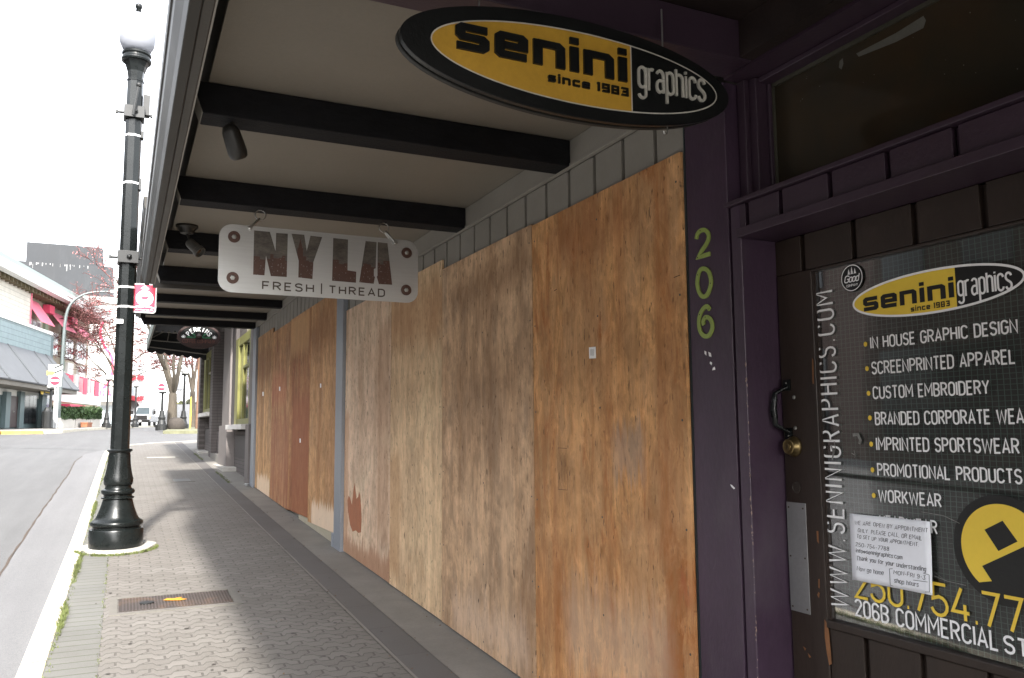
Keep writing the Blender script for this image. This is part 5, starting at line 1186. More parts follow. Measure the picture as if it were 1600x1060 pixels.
# left pavement
b=B()
kb=[(-60,41.2),(-12,40.7),(-4.6,40.5),(-3.1,40.9),(-2.55,42.0),(-2.35,44),(-1.9,50),(-1.2,57),(-.3,63.5),(.9,73),(2.6,86)]
def lz(x,y): 
    f=P80+FU*((y-P80[1])/FU[1]);return rz(x,y)+.13+min(.2,max(0,.02*((f[0]+2-x))))
n=len(kb);out=[(x,y) for x,y in kb]
for i in range(n-1):
    (x0,y0),(x1,y1)=kb[i],kb[i+1]
    a0,a1=(x0-30,y0+ (40 if i<3 else 0)),(x1-30,y1+(40 if i<2 else 0))
    if i<2:q=[(x0,y0),(x1,y1),(x1,90),(x0,90)]
    else:q=[(x0,y0),(x1,y1),(-12,y1 if i>3 else 45),(-12,y0 if i>3 else 40.7)]
    b.quad(*[(x,y,rz(x,y)+.13) for x,y in q])
b.build('far_pavement',M('far_paving',(.40,.375,.34),.8,.1,2,.2),org=(0,0,0),kind='structure')
def kerbrun(name,pts,mat):
    b=B()
    for i in range(len(pts)-1):
        (x0,y0),(x1,y1)=pts[i],pts[i+1];t=np.array([x1-x0,y1-y0]);t/=np.hypot(*t);nn=np.array([t[1],-t[0]])*.17
        p=[(x0,y0),(x0+nn[0],y0+nn[1]),(x1+nn[0],y1+nn[1]),(x1,y1)]
        b.hexa([(x,y,rz(x,y)-.05) for x,y in p]+[(x,y,rz(x,y)+.135) for x,y in p])
    return b.build(name,mat,org=(0,0,0),kind='structure')
kerbrun('yellow_kerb',kb[:4],M('yellow_kerb_paint',(.62,.40,.10),.7,.25,3,.2,dirt=.3,dcol=(.4,.33,.2)))
kerbrun('far_kerb',kb[3:],m_kerb)

# teal shop with grey canvas awning
def gnd(px,py,back=0):return onF(px,py,back)
ts=thing('corner_store',fp(-6,1.75),'low teal fronted store with wide grey canvas awning on the far left corner','building')
b=B();fbox(b,-30,-.2,1.2,onF(76,524)[1]+.0,-12,-.02);b.build('wall',m_teal,ts)
t0,zA=onF(73,525.5);_,zB=onF(73,558.5)
b=B();fbox(b,-30,t0,zB,zA+.05,0,.25);b.build('upper_siding',m_tl,ts)
b=B();fbox(b,-30,t0+.05,zA+.051,zA+.22,-.3,.32);b.build('parapet_cap',m_wtrim,ts)
te,ze=onF(80,612)
ze0=ze
b=B();o_=1.7
b.hexa([fp(-30,ze0,o_),fp(-30,zB,.26),fp(t0,zB,.26),fp(te-.6,ze0,o_),fp(-30,ze0+.06,o_+.03),fp(-30,zB+.05,.26),fp(t0,zB+.05,.26),fp(te-.6,ze0+.06,o_+.03)]);b.v+=[fp(te-.6,ze0+.0,o_),fp(t0,zB,.26),fp(t0,ze0,.0)];b.f.append((len(b.v)-3,len(b.v)-2,len(b.v)-1));b.build('canvas_awning',m_awg,ts)
b=B()
for t in (-2.6,-4.6,-8.6,-12.6):
    b.hexa([fp(t,ze0+.07,o_+.04),fp(t,zB+.06,.27),fp(t+.22,zB+.06,.27),fp(t+.22,ze0+.07,o_+.04),fp(t,ze0+.10,o_+.05),fp(t,zB+.09,.27),fp(t+.22,zB+.09,.27),fp(t+.22,ze0+.10,o_+.05)])
split_build(b,'awning_rib',m_awg2,ts)
b=B();fbox(b,-30,te-.7,ze0-.22,ze0-.001,.2,o_-.1);b.build('soffit',M('store_soffit',(.22,.20,.17),.7,.1),ts)
def fr(px0,px1,py0,py1,back=-.02):
    a,z1=onF(px0,py0,back);c,z0=onF(px1,py1,back);return a,c,z0,z1
a,c,z0,z1=fr(9,26,618,668);b=B();fbox(b,a,c,z0,z1,.02,.10);dr=b.build('store_door',M('dark_red_door',(.05,.025,.025),.5,.2),ts)
b=B();fbox(b,(a+c)/2-.03,(a+c)/2+.03,(z0+z1)/2-.03,(z0+z1)/2+.03,.101,.15);b.build('handle',m_steel,dr)
for (p0,p1) in ((31,36),(38,43),(44.5,49),(50.5,54.5)):
    a,c,z0,z1=fr(p0,p1,618,662);b=B();fbox(b,a,c,z0,z1,.02,.07);b.build('window',m_dwin,ts)
for (p0,p1) in ((4,8),(26.5,30),(61,65)):
    a,c,z0,z1=fr(p0,p1,612,669);b=B();fbox(b,a,c,z0,z1,.0,.22);b.build('column',m_teal,ts)
a,c,z0,z1=fr(24,47,609,618);so_=thing('store_sign',fp((a+c)/2,z0,1.0),'small black sign with yellow and green marks under the grey canvas awning','shop sign')
FN3=np.array([FN[0],FN[1],0])*.08
b=B();b.prism([fp(a+.75+x*(c-a),z0+.0+y*(z1-z0),.9) for x,y in ((0,.3),(.1,1),(.9,1),(1,.6),(1,.2),(.9,0),(.1,0))],FN3);b.build('board',m_sblk,so_)
b=B();b.prism([fp(a+.8+.12*(c-a)+.25*math.cos(q),(z0+z1)/2+.11*math.sin(q),.985) for q in np.linspace(0,6.28,10)[:-1]],FN3*.2)
fbox(b,a+.75+.38*(c-a),a+.75+.75*(c-a),z0+.12,z0+.24,.985,.99);b.build('yellow_marks',m_yel,so_)

# long tan building with pink awnings
BK=1.0
tb=thing('tan_building',fp(3,1.9,-1),'three storey tan building with faded pink awnings and bright rose balcony panels','building')
def fq(px0,px1,py0,py1,back=BK):
    a,z1=onF(px0,py0,back);c,z0=onF(px1,py1,back);return a,c,z0,z1
tE,_=onF(135.5,600,BK);zR=onF(130,497,BK)[1]
b=B();fbox(b,-26,tE,1.0,zR,-14,-BK);b.build('wall',m_tan,tb)
a,_=onF(36,440,BK);b=B();fbox(b,-26,a,1.0,zR-.2,-BK+.001,-BK+.45);b.build('siding_bay',m_sid,tb)
b=B();fbox(b,a,a+.12,1.0,zR-.05,-BK+.001,-BK+.5);fbox(b,-26,a,zR-.2,zR-.0,-BK+.001,-BK+.5);b.build('pink_trim',m_pink,tb)
ze_=onF(133,483,BK-1.2)[1]
b=B();fbox(b,-26,tE+.5,ze_-.12,ze_+.34,-BK+.9,-BK+1.38);b.build('fascia',m_wtrim,tb)
b=B();fbox(b,-26,tE+.5,ze_+.345,ze_+.62,-BK+.5,-BK+1.3);b.build('green_gutter',M('pale_green_gutter',(.36,.46,.42),.5,.1),tb)
b=B()
b.hexa([fp(-26,zR,-BK-.1),fp(-26,ze_+.1,-BK+.9),fp(tE+.5,ze_+.1,-BK+.9),fp(tE+.5,zR,-BK-.1),fp(-26,zR+.5,-BK-.1),fp(-26,ze_+.3,-BK+.9),fp(tE+.5,ze_+.3,-BK+.9),fp(tE+.5,zR+.5,-BK-.1)]);b.build('eaves',M('cream_eaves',(.85,.78,.62),.7,.1),tb)
b=B();t=-12
while t<tE:
    fbox(b,t,t+.12,ze_-.35,ze_-.0,-BK+.05,-BK+.85);t+=.62
b.build('eaves_brackets',M('bracket_olive',(.20,.17,.10),.7,.2),tb)
for (x0,x1,y0,y1) in ((41,62,497,552),(72,89,517,558),(100,112.5,529,565),(118,132.8,535,572)):
    a,c,_,z1=fq(x0,x1,y0,y0);z1=onF((x0+x1)/2,(y0+ (y0+ (x1-x0)*.25))/2,BK)[1];z0=onF((x0+x1)/2,y1-3,BK)[1]
    b=B();fbox(b,a,c,z0,z1,-BK+.01,-BK+.10);w_1=b.build('window',m_wtrim,tb)
    b=B();m_=3
    for k in range(m_):
        u0,u1=a+(c-a)*(k+.14)/m_,a+(c-a)*(k+.86)/m_;fbox(b,u0,u1,z0+.12,(z0+z1)/2-.06,-BK+.101,-BK+.115);fbox(b,u0,u1,(z0+z1)/2+.08,z1-.1,-BK+.101,-BK+.115)
    b.build('panes',m_win,w_1)
    zm=z0+(z1-z0)*.36
    b=B()
    for k in range(60):
        t=rnd.uniform(a,c);z=zm+rnd.uniform(-.15,.2);r=.09;o=rnd.uniform(.15,.4);b.quad(fp(t-r,z-r*.6,-BK+o),fp(t+r,z-r*.5,-BK+o),fp(t+r*.4,z+r*.7,-BK+o+.05))
    b.build('flower_box',m_flw,tb)
for (x0,x1,ya,yb_) in ((36,62,463,497),(75,99,484,509),(108,134,503,524)):
    a,z1=onF(x0,ya,BK);c,_=onF(x1-2,ya,BK);a2,z0=onF((x0+x1)/2,yb_+2,BK-.8)
    b=B();b.hexa([fp(a,z1-.03,-BK+.02),fp(c,z1-.03,-BK+.02),fp(c,z0,-BK+1.0),fp(a,z0,-BK+1.0),fp(a,z1,-BK+.02),fp(c,z1,-BK+.02),fp(c,z0+.04,-BK+1.0),fp(a,z0+.04,-BK+1.0)]);b.build('awning',m_pink,tb)
for x in (64,94):
    a,_=onF(x,560,BK);b=B();fbox(b,a,a+.55,1.5,zR-.6,-BK+.001,-BK+.16);b.build('green_downpipe_panel',M('sage_panel',(.30,.36,.26),.7,.1),tb)
for (x0,x1,y0,y1) in ((66,73,476,492),(102,110,495,508)):
    a,c,z0,z1=fq(x0,x1,y0,y1);b=B();fbox(b,a,c,z0,z1,-BK+.05,-BK+.45);b.build('rose_panel',m_rose,tb)
# first floor terrace with rose panels
tb0,zt0=onF(96,606,0);tb1,_=onF(157,622,0)
zt1=onF(130,614,0)[1]
b=B();fbox(b,-10,tb1,zt1-.75,zt1,-BK+.01,.02);ter=b.build('terrace_band',m_wtrim,tb)
b=B();fbox(b,-10,tb1-.3,zt1-1.1,zt1-.751,-BK+.01,-.15);b.build('cream_band',M('cream_band',(.62,.52,.36),.7,.08),tb)
for (x0,x1) in ((66,72),(97,101),(118,122),(139,143)):
    a,_=onF(x0,600,0);c,_=onF(x1,600,0);b=B();fbox(b,a,c,zt1+.001,zt1+1.15,-.25,.0);b.build('parapet_pier',m_wtrim,tb)
for (x0,x1) in ((80,87),(106,113),(129,135),(147.5,154)):
    a,_=onF(x0,600,0);c,_=onF(x1,600,0);b=B();fbox(b,a,c,zt1-.1,zt1+1.02,.021,.06);b.build('rose_panel',m_rose,tb)
    b=B();fbox(b,a-(c-a)*.9,a,zt1+.95,zt1+1.05,.021,.06);t=a-(c-a)*.9
    while t<a:fbox(b,t,t+.05,zt1,zt1+.949,.025,.055);t+=.28
    b.build('railing',m_rose,tb)
for (x0,x1) in ((100,109),(119,128)):
    a,_=onF(x0,590,BK);c,_=onF(x1,590,BK);b=B();fbox(b,a,c,zt1,zt1+2.0,-BK+.01,-BK+.2);b.build('terrace_window',m_wtrim,tb)
for (x0,x1) in ((100,111),(114,121),(123,130),(133,139),(141,148)):
    a,_=onF(x0,630,.6);c,_=onF(x1,630,.6);b=B();fbox(b,a,c,2.1,zt1-1.5,-.6,-.55);b.build('shopfront_glass',m_win,tb)
b=B();fbox(b,-10,tb1-.5,1.6,zt1-1.1,-BK+.01,-.62);b.build('ground_floor_wall',M('shopfront_cream',(.48,.44,.38),.7,.1),tb)
for (x0,x1) in ((84,98),):
    a,_=onF(x0,625,0);c,_=onF(x1+12,625,0);b=B();fbox(b,a,c,zt1-1.25,zt1-.95,.03,.9);b.build('red_shop_canopy',m_rose,tb)
for (x0,x1) in ((114,127),(137,150)):
    a,_=onF(x0,625,0);c,_=onF(x1,625,0);b=B();fbox(b,a,c,zt1-1.5,zt1-1.12,.03,.6);b.build('white_canopy',m_wtrim,tb)
# blue poster in window beside the corner store
a,c,z0,z1=fr(67,76,622,655,-.05);b=B();fbox(b,a,c,z0,z1,.06,.08);b.build('blue_window',M('blue_window',(.25,.36,.45),.3,.3,1,0),tb)

# dark flat block behind
Yb=88
dk=thing('dark_block',(-8,Yb+6,2),'tall dark slate clad block rising behind the tan building','building')
p0,p1=onY(42,378,Yb),onY(160,388,Yb);b=B();b.box(p0[0],p1[0],Yb,Yb+10,10,p0[2]);b.build('upper_storey',m_roof,dk)
p2,p3=onY(-60,400,Yb-.5),onY(177,421,Yb-.5);b=B();b.box(p2[0],p3[0],Yb-.5,Yb+12,1.5,onY(80,411,Yb-.5)[2]);b.build('lower_storey',m_roof,dk)
b=B();z=onY(100,413,Yb-.6)[2]
for k in range(24):
    x=rnd.uniform(p0[0],p1[0]-1);h=rnd.uniform(.08,.35)*(2.5 if rnd.random()<.08 else 1);b.box(x,x+rnd.uniform(.02,.06),Yb-.53,Yb-.505,z-h,z)
b.build('streaks',M('droppings_white',(.5,.5,.5),.8,.2),dk)
# white wall building with red painted swoosh and letters
Yw=84
wb=thing('white_building',(-2,Yw+5,1.9),'white block building painted with a curling red arrow and letters NA','building')
p0=onY(110,462,Yw);p1=onY(186,462,Yw);b=B();b.box(p0[0],p1[0],Yw,Yw+12,1.4,p0[2]-.6);b.build('wall',m_whb,wb)
b=B();b.box(p0[0]-.2,p1[0],Yw-.3,Yw+12,p0[2]-.599,p0[2]);b.build('roof_edge',M('pale_green_edge',(.55,.63,.60),.6,.05),wb)
PWh=lambda x,y,d:(x,Yw-d,y)
q=[onY(x,y,Yw) for x,y in ((172,486),(166,493),(161.7,502),(158,511),(157,518),(157.7,527),(161.7,538),(166,546),(171,552),(175,560),(176,572),(175,584),(172,592),(168,600),(162,606))]
b=B();ribbon(b,smooth_([(p[0],p[2]) for p in q]),.21,PWh,.03)
pt=[onY(x,y,Yw) for x,y in ((159,609),(162,602),(167,606))];poly(b,[(p[0],p[2]) for p in pt],PWh,.035)
for s_,x0 in (('N',156.5),('A',167.5)):
    p=onY(x0,619,Yw);w=onY(x0+5.5,619,Yw)[0]-p[0];h=onY(x0,610.5,Yw)[2]-p[2];text(b,s_,UC,PWh,w,h,.17,org=(p[0],p[2]),gap=0,depth=.03)
b.build('painted_sign',m_rose,wb)
p=onY(110,625,Yw-.4);b=B();b.box(p0[0],p1[0],Yw-1.2,Yw,onY(150,628,Yw)[2],onY(150,624,Yw)[2]);b.build('canopy_edge',m_wtrim,wb)
for x in (157,163,170):
    a_=onY(x,634,Yw);c_=onY(x+4,664,Yw);b=B();b.box(a_[0],c_[0],Yw-.05,Yw-.001,c_[2],a_[2]);b.build('window',m_win,wb)
# pale building further on, seen between the lamp and the truck
Yp_=104
pb_=thing('pale_building',(2,Yp_,2),'pale building with red flower boxes and dark red entrance canopy behind the pickup','building')
p0,p1=onY(176,520,Yp_),onY(226,560,Yp_);b=B();b.box(p0[0],p1[0],Yp_,Yp_+10,1.5,onY(200,520,Yp_)[2]);b.build('wall',M('white_render',(.9,.88,.86),.8,.05,2,.1),pb_)
for (x0,x1,y0,y1) in ((206,211,568,590),(217,223,568,590),(206,211,604,622),(217,223,604,622)):
    a_,c_=onY(x0,y0,Yp_),onY(x1,y1,Yp_);b=B();b.box(a_[0],c_[0],Yp_-.1,Yp_-.001,c_[2],a_[2]);b.build('window',m_win,pb_)
    b=B();zc=c_[2]
    for k in range(40):
        x=rnd.uniform(a_[0]-.1,c_[0]+.1);z=zc+rnd.uniform(-.3,.15);r=.14;b.quad((x-r,Yp_-.5,z-r),(x+r,Yp_-.4,z-r*.6),(x,Yp_-.45,z+r))
    b.build('flower_box',m_flw,pb_)
a_=onY(206,632,Yp_-3);b=B();r=.75;c0=(a_[0],Yp_-3,a_[2]-.3)
for k in range(8):
    a1,a2=math.pi*k/8,math.pi*(k+1)/8
    b.quad((c0[0]+r*math.cos(a1),Yp_-3,c0[2]+r*math.sin(a1)),(c0[0]+r*math.cos(a2),Yp_-3,c0[2]+r*math.sin(a2)),(c0[0]+r*math.cos(a2),Yp_,c0[2]+r*math.sin(a2)),(c0[0]+r*math.cos(a1),Yp_,c0[2]+r*math.sin(a1)))
b.build('entrance_canopy',M('dark_red_canvas',(.22,.03,.05),.7,.1),pb_)

# planters and hedges
for (x0,x1,hx0,hx1,lab) in ((93.5,117.5,95,118,'long clipped green hedge nearest the tall grey mast'),(119,141,120,141,'middle clipped green hedge of the row by the tan building'),(142,157,141.5,158.5,'end hedge of the row, beside the slim black lamp')):
    a,_=onF(x0,660,-1.6);c,_=onF(x1,660,-1.6);z0=onF((x0+x1)/2,667,-1.6)[1]-.15;z1=onF((x0+x1)/2,654,-1.6)[1];z2=onF((x0+x1)/2,638.5,-1.6)[1]
    t=thing('planter',fp((a+c)/2,z0,1.2),lab.replace('clipped green hedge','pale concrete planter box').replace('end hedge','end pale concrete planter')+' holding a hedge','planter','hedge planters')
    b=B();fbox(b,a,c,z0,z1,.9,1.6);b.build('box',m_cw,t,bevel=.03)
    h=thing('hedge',fp((a+c)/2,z1,1.2),lab,'hedge','clipped hedges')
    b=B();fbox(b,a+.15,c-.1,z1-.05,z2-.12,.98,1.5);b.build('hedge_core',M('hedge_dark',(.02,.04,.01),.8,.4),h)
    b=B()
    for k in range(2600):
        f_=rnd.random();t_=rnd.uniform(a,c);o=rnd.uniform(.9,1.62);z=rnd.uniform(z1,z2)
        if f_<.55:o=1.6+rnd.uniform(-.1,.06)
        elif f_<.8:z=z2+rnd.uniform(-.14,.05)
        r=rnd.uniform(.03,.07);q=np.array(fp(t_,z,o));v1=np.array([rnd.gauss(0,1) for _ in range(3)])*r;v2=np.array([rnd.gauss(0,1) for _ in range(3)])*r
        b.quad(q-v1,q+v2,q+v1,q-v2)
    b.build('foliage',m_hedge,h)
a,_=onF(125,660,-1.7);b=B();fbox(b,a,a+1.1,1.8,2.05,1.75,2.1);fbox(b,a-.02,a+1.12,2.0,2.08,1.72,2.13);b.build('trough',M('terracotta',(.35,.13,.06),.8,.2),label='low terracotta flower trough in front of the middle hedge planter',cat='trough')

# ------------------------------------------------------------------ far lamps, mast, no-entry signs
def small_lamp(px,pyb,pyt,Yd,lab,globe=True):
    base=onY(px,pyb,Yd);top=onY(px,pyt,Yd);h=top[2]-base[2];c=base
    t=thing('street_lamp',c,lab,'street lamp','street lamps');s_=h/5.6;r=max(1,s_)
    b=B();b.lathe([(0,.27),(.25,.27),(.3,.2),(.5,.15),(.62,.17),(.68,.13),(.95,.10)],c,14);b.build('base',m_blk2,t)
    b=B();b.lathe([(.95,.065),(h*.86,.055)],c,8);b.build('shaft',m_blk2,t)
    b=B();b.lathe([(h*.86,.06),(h*.87,.17),(h*.89,.19)],c,12);b.build('capital',m_blk2,t)
    b=B();b.lathe([(h*.89,.15),(h*.93,.21),(h*.97,.17),(h*1.0,.06)],c,14);b.build('globe',M('opal_globe',(.82,.82,.8),.3,.03,3,0),t,smooth=60);return t
small_lamp(166,669,584,58,'slim black lamp with pale globe standing past the hedges')
small_lamp(210.5,668,596,70,'black lamp with white globe in front of the white pickup')
small_lamp(286,671,574,46,'black lamp under the red blossom, right of the big tree')
small_lamp(252,673,606,43,'short black lamp post carrying the right no entry sign')
small_lamp(77,670,600,45.5,'black lamp post carrying the left no entry sign')
def noentry(px,py,rpx,Yd,lab):
    c=onY(px,py,Yd);r=onY(px+rpx,py,Yd)[0]-c[0]
    t=thing('no_entry_sign',(c[0],Yd-.2,c[2]-r*1.2),lab,'no entry sign','no entry signs')
    b=B();b.box(c[0]-r*1.22,c[0]+r*1.22,Yd-.20,Yd-.18,c[2]-r*1.2,c[2]+r*1.22);b.build('plate',m_wht,t)
    P_=lambda x,y,d:(c[0]+x,Yd-.2-d,c[2]+y)
    b=B();poly(b,ell(0,0,r,r,32),P_,.006);b.build('red_disc',M('sign_red',(.65,.01,.035),.45,.05),t)
    b=B();b.box(c[0]-r*.76,c[0]+r*.76,Yd-.215,Yd-.208,c[2]-r*.17,c[2]+r*.17);b.build('white_bar',m_wht,t)
noentry(86.5,595.5,8.2,45.2,'larger no entry sign at left in front of the teal store')
noentry(252,605.5,6.2,42.6,'smaller no entry sign at right beside the big tree trunk')
# two slim posts next to the left sign
for x,lab in ((83.5,'thin pale post just left of the curved mast'),(87.5,'thin grey post between the no entry sign and the mast')):
    c=onY(x,669,44.9);tp=onY(x,605,44.9);b=B();b.lathe([(0,.05),(tp[2]-c[2]-.02,.045)],c,8);b.build('sign_post',M('pale_galvanised',(.52,.54,.55),.5,.08),label=lab,cat='post')
# curved arm street light
Ym=47
b=B();c=onY(90.5,669,Ym);path=[onY(x,y,Ym) for x,y in ((90.5,668),(92,640),(96,585),(99,535),(101.5,505),(105,487),(111,475),(120,466.5),(131,460.5),(145,457),(160,456),(176,456))]
ms=thing('mast_light',c,'tall pale grey mast with curved arm reaching right over the corner','street light')
b.tube(smooth_(path,3),np.linspace(.09,.04,len(smooth_(path,3))),12);b.build('mast',M('galvanised_grey',(.17,.20,.20),.45,.06,2,.1,metal=.3),ms,smooth=60)
b=B();b.lathe([(0,.24),(.12,.24),(.3,.17),(.5,.125)],c,16);b.build('base',m_cw,ms)
b=B();e=path[-1];b.obox((e[0]+.3,e[1],e[2]),(.4,0,0),(0,.12,0),(0,0,.06));b.build('lamp_head',m_steel,ms)
# litter bin, hazard board
c=onY(77,669,44.2);b=B();b.lathe([(0,.2),(.75,.22),(.8,.17),(.95,.1)],(c[0]-.1,44.2,c[2]),12);b.build('litter_bin',m_blk2,label='dark round litter bin at the foot of the left no entry lamp post',cat='litter bin')
c=onY(86,580,45.0);t=thing('hazard_board',(c[0],45,c[2]-.2),'tiny yellow and black striped board above the left no entry sign','warning board')
b=B();b.box(c[0]-.28,c[0]+.32,44.98,45,c[2]-.22,c[2]+.3);b.build('board',m_wht,t)
b=B()
for k in range(2):b.prism([(c[0]-.05,44.975,c[2]-.15+k*.24),(c[0]+.32,44.975,c[2]+.03+k*.24),(c[0]+.32,44.975,c[2]+.12+k*.24),(c[0]-.05,44.975,c[2]-.06+k*.24)],(0,-.004,0))
b.build('stripes',m_sblk,t)
b=B();b.box(c[0]-.34,c[0]-.04,44.96,44.975,c[2]-.2,c[2]+.0);b.build('yellow_panel',m_yel,t)

# ------------------------------------------------------------------ white pickup
def truck():
    Yt=82.0;g=onY(225,667.5,Yt);x0=onY(203.5,667,Yt)[0];x1=onY(234,667,Yt)[0];w=x1-x0;z=g[2]
    t=thing('pickup_truck',((x0+x1)/2,Yt+2.5,z),'white pickup truck with dark grille facing the camera across the junction','pickup truck')
    mw=M('white_car_paint',(.36,.37,.39),.25,.03,1,0,coat=.5);x1b=x1;dx=np.array([.10,0])
    def hx(b,xa,xb,ya,yb,za,zb,top=0,fr=0,sk=.16):
        f=lambda x,y:x+(y-Yt)*sk
        b.hexa([(f(xa,ya),ya,za),(f(xb,ya),ya,za),(f(xb,yb),yb,za),(f(xa,yb),yb,za),(f(xa+top,ya+fr),ya+fr,zb),(f(xb-top,ya+fr),ya+fr,zb),(f(xb-top,yb),yb,zb),(f(xa+top,yb),yb,zb)]);return b
    b=B();hx(b,x0,x1,Yt,Yt+5.4,z+.45,z+1.12);hx(b,x0+.04,x1-.04,Yt+1.2,Yt+3.6,z+1.121,z+1.88,.16,.75);b.build('body',mw,t,bevel=.06)
    b=B();hx(b,x0+.22,x1-.22,Yt+1.24,Yt+1.8,z+1.19,z+1.80,.10,.50);b.build('windscreen',M('windscreen',(.04,.055,.06),.1,.2,2,0,spec=.8),t)
    b=B();hx(b,x1-.06,x1-.02,Yt+1.9,Yt+3.4,z+1.2,z+1.78,.0,.25);b.build('side_window',m_dwin,t)
    b=B();hx(b,x0+.24,x1-.24,Yt-.05,Yt-.001,z+.68,z+1.06);b.build('grille',m_dk,t)
    for s_ in (0,1):
        xa=x0+.05 if s_==0 else x1-.27;b=B();hx(b,xa,xa+.21,Yt-.04,Yt-.001,z+.76,z+1.0);b.build('headlight',M('headlamp',(.55,.55,.52),.15,.1,3,0),t)
        xa=x0-.02 if s_==0 else x1-.06;b=B();hx(b,xa,xa+.08,Yt-.05,Yt+.1,z+.78,z+.94);b.build('indicator',M('amber_lens',(.75,.22,.04),.3,.1),t)
        xa=x0+.05 if s_==0 else x1-.30
        for yy in (Yt+.95,Yt+4.3):
            xx=xa+(yy-Yt)*.16;b=B();b.lathe([(0,.2),(.01,.37),(.24,.37),(.25,.2)],(xx,yy,z+.37),20,(1,0,0));wh=b.build('wheel',m_blk2,t)
            b=B();b.lathe([(.251,.2),(.26,.18)],(xx,yy,z+.37),14,(1,0,0));b.build('hub',m_steel,wh)
        xa=x0-.28 if s_==0 else x1+.02;b=B();hx(b,xa,xa+.22,Yt+1.75,Yt+1.82,z+1.18,z+1.50);b.build('mirror',m_dk,t)
    b=B();hx(b,x0,x1,Yt-.14,Yt-.045,z+.44,z+.66);b.build('bumper',m_dk,t,bevel=.02)
    b=B();hx(b,x0+.72,x1-.72,Yt-.16,Yt-.145,z+.47,z+.62);b.build('number_plate',m_wht,t)
    b=B();hx(b,x0+.3,x1-.3,Yt+2.0,Yt+2.05,z+1.98,z+2.04);hx(b,x0+.3,x0+.36,Yt+2.0,Yt+2.05,z+1.86,z+1.979);hx(b,x1-.36,x1-.3,Yt+2.0,Yt+2.05,z+1.86,z+1.979);b.build('roof_rack',m_blk2,t)
truck()

# ------------------------------------------------------------------ right side verge, trees
b=B();vg=[(1.6,38.8),(3.2,38.6),(5.4,38.4),(9,38.4),(20,38.6),(20,46),(6.5,47),(4.4,52),(3.6,60),(3.2,60),(2.6,50),(1.9,42)]
n=len(vg);b.v=[(x,y,rz(x,y)-.1) for x,y in vg]+[(x,y,rz(x,y)+.13) for x,y in vg];b.f=[tuple(range(2*n-1,n-1,-1))[::-1]]+[(i,(i+1)%n,n+(i+1)%n,n+i) for i in range(n)]
b.build('verge',M('dry_verge',(.20,.20,.12),.9,.3,3,.3),org=(0,0,0),kind='structure')
m_bark=M('grey_brown_bark',(.10,.083,.062),.9,.3,7,.8,stretch=(2,2,.5));m_bl=M('pink_red_blossom',(.56,.24,.235),.8,.35,40,0,fine=200);m_tw=M('reddish_twig',(.14,.05,.045),.85,.2,9,0)
def tree(name,base,limbs,lab,leafn,seed,spread=1.0,depth_=4,leaf=.05,r0=.22,grp=None,up=.35,rmin=.012):
    rg=random.Random(seed);t=thing(name,base,lab,'tree',grp or 'street trees in red blossom')
    tb_=B();br2=B();tips=[]
    def grow(p,d,r,l,k):
        pts=[p];rs=[r];q=p.copy();dd=d.copy();nseg=4
        for i in range(nseg):
            dd=dd+np.array([rg.gauss(0,.13),rg.gauss(0,.13),rg.gauss(0,.10)+.02]);dd/=np.linalg.norm(dd);q=q+dd*l/nseg;pts.append(q.copy());rs.append(max(rmin,r*(1-.42*(i+1)/nseg)))
        (tb_ if k<=1 else br2).tube(pts,rs,7 if k<2 else 4)
        if k>=depth_:tips.append((pts,r));return
        for i in range(rg.choice([3,4]) if k>0 else 3):
            j=rg.choice([2,3,4]);a=rg.uniform(0,6.28);e=np.array([math.cos(a),math.sin(a),0])*rg.uniform(.5,1.0)*spread+dd*.75+np.array([0,0,up*.35]);e/=np.linalg.norm(e)
            grow(pts[j],e,rs[j]*.62,l*rg.uniform(.6,.85),k+1)
        if k>=1:tips.append((pts,r*.5))
    for path,rad in limbs:
        tb_.tube(smooth_(path,3),np.linspace(rad[0],rad[1],len(smooth_(path,3))),12)
    for path,rad in limbs:
        if rad[2]:
            e=np.array(path[-1],float);d=e-np.array(path[-2],float);d/=np.linalg.norm(d);grow(e,d,rad[1],rad[2],1)
            m_=np.array(path[-2],float);a=rg.uniform(0,6.28);d2=d+np.array([math.cos(a),math.sin(a),.2])*.8;grow(m_,d2/np.linalg.norm(d2),rad[1]*.6,rad[2]*.8,1)
    tr=tb_.build('trunk',m_bark,t,smooth=50)
    br2.build('branches',m_tw,t)
    lb=B()
    for _ in range(leafn):
        pts,r=rg.choice(tips);i=rg.randrange(len(pts)-1);f_=rg.random();p=pts[i]*(1-f_)+pts[i+1]*f_+np.array([rg.gauss(0,1),rg.gauss(0,1),rg.gauss(0,1)])*leaf*1.9
        s_=leaf*rg.uniform(.5,1.2);v1=np.array([rg.gauss(0,1) for _ in range(3)]);v2=np.array([rg.gauss(0,1) for _ in range(3)]);v1*=s_/np.linalg.norm(v1);v2*=s_/np.linalg.norm(v2)
        lb.quad(p-v1,p+v2*.7,p+v1,p-v2*.7)
    lb.build('crown',m_bl,t);return t
Yt=44.5
L=lambda *pts:[tuple(onY(x,y,Yt+dy)) for x,y,dy in pts]
tree('blossom_tree',onY(269,671,Yt),[
 (L((269,672,0),(269,655,0),(269.5,635,0),(270,615,0)),(.26,.19,0)),
 (L((269,618,0),(265,603,-.2),(258,580,-.5),(252,555,-.8),(246,520,-1)),(.11,.07,2.0)),
 (L((270,616,0),(268,600,.2),(263,580,.5),(259,560,.7),(256,520,1)),(.12,.07,2.0)),
 (L((270,616,0),(275,600,0),(280,575,.3),(285,545,.5),(288,515,.5)),(.13,.08,2.2)),
 (L((270,614,0),(272,596,-.6),(271,575,-1),(272,545,-1.3)),(.09,.06,2.0)),
 (L((259,578,-.5),(247,553,-1.2),(237,525,-1.8),(228,500,-2.2),(217,482,-2.5)),(.09,.05,1.9)),
 ],'big grey trunked tree in red blossom beside the right no entry sign',6500,5,leaf=.045)
Yt=60
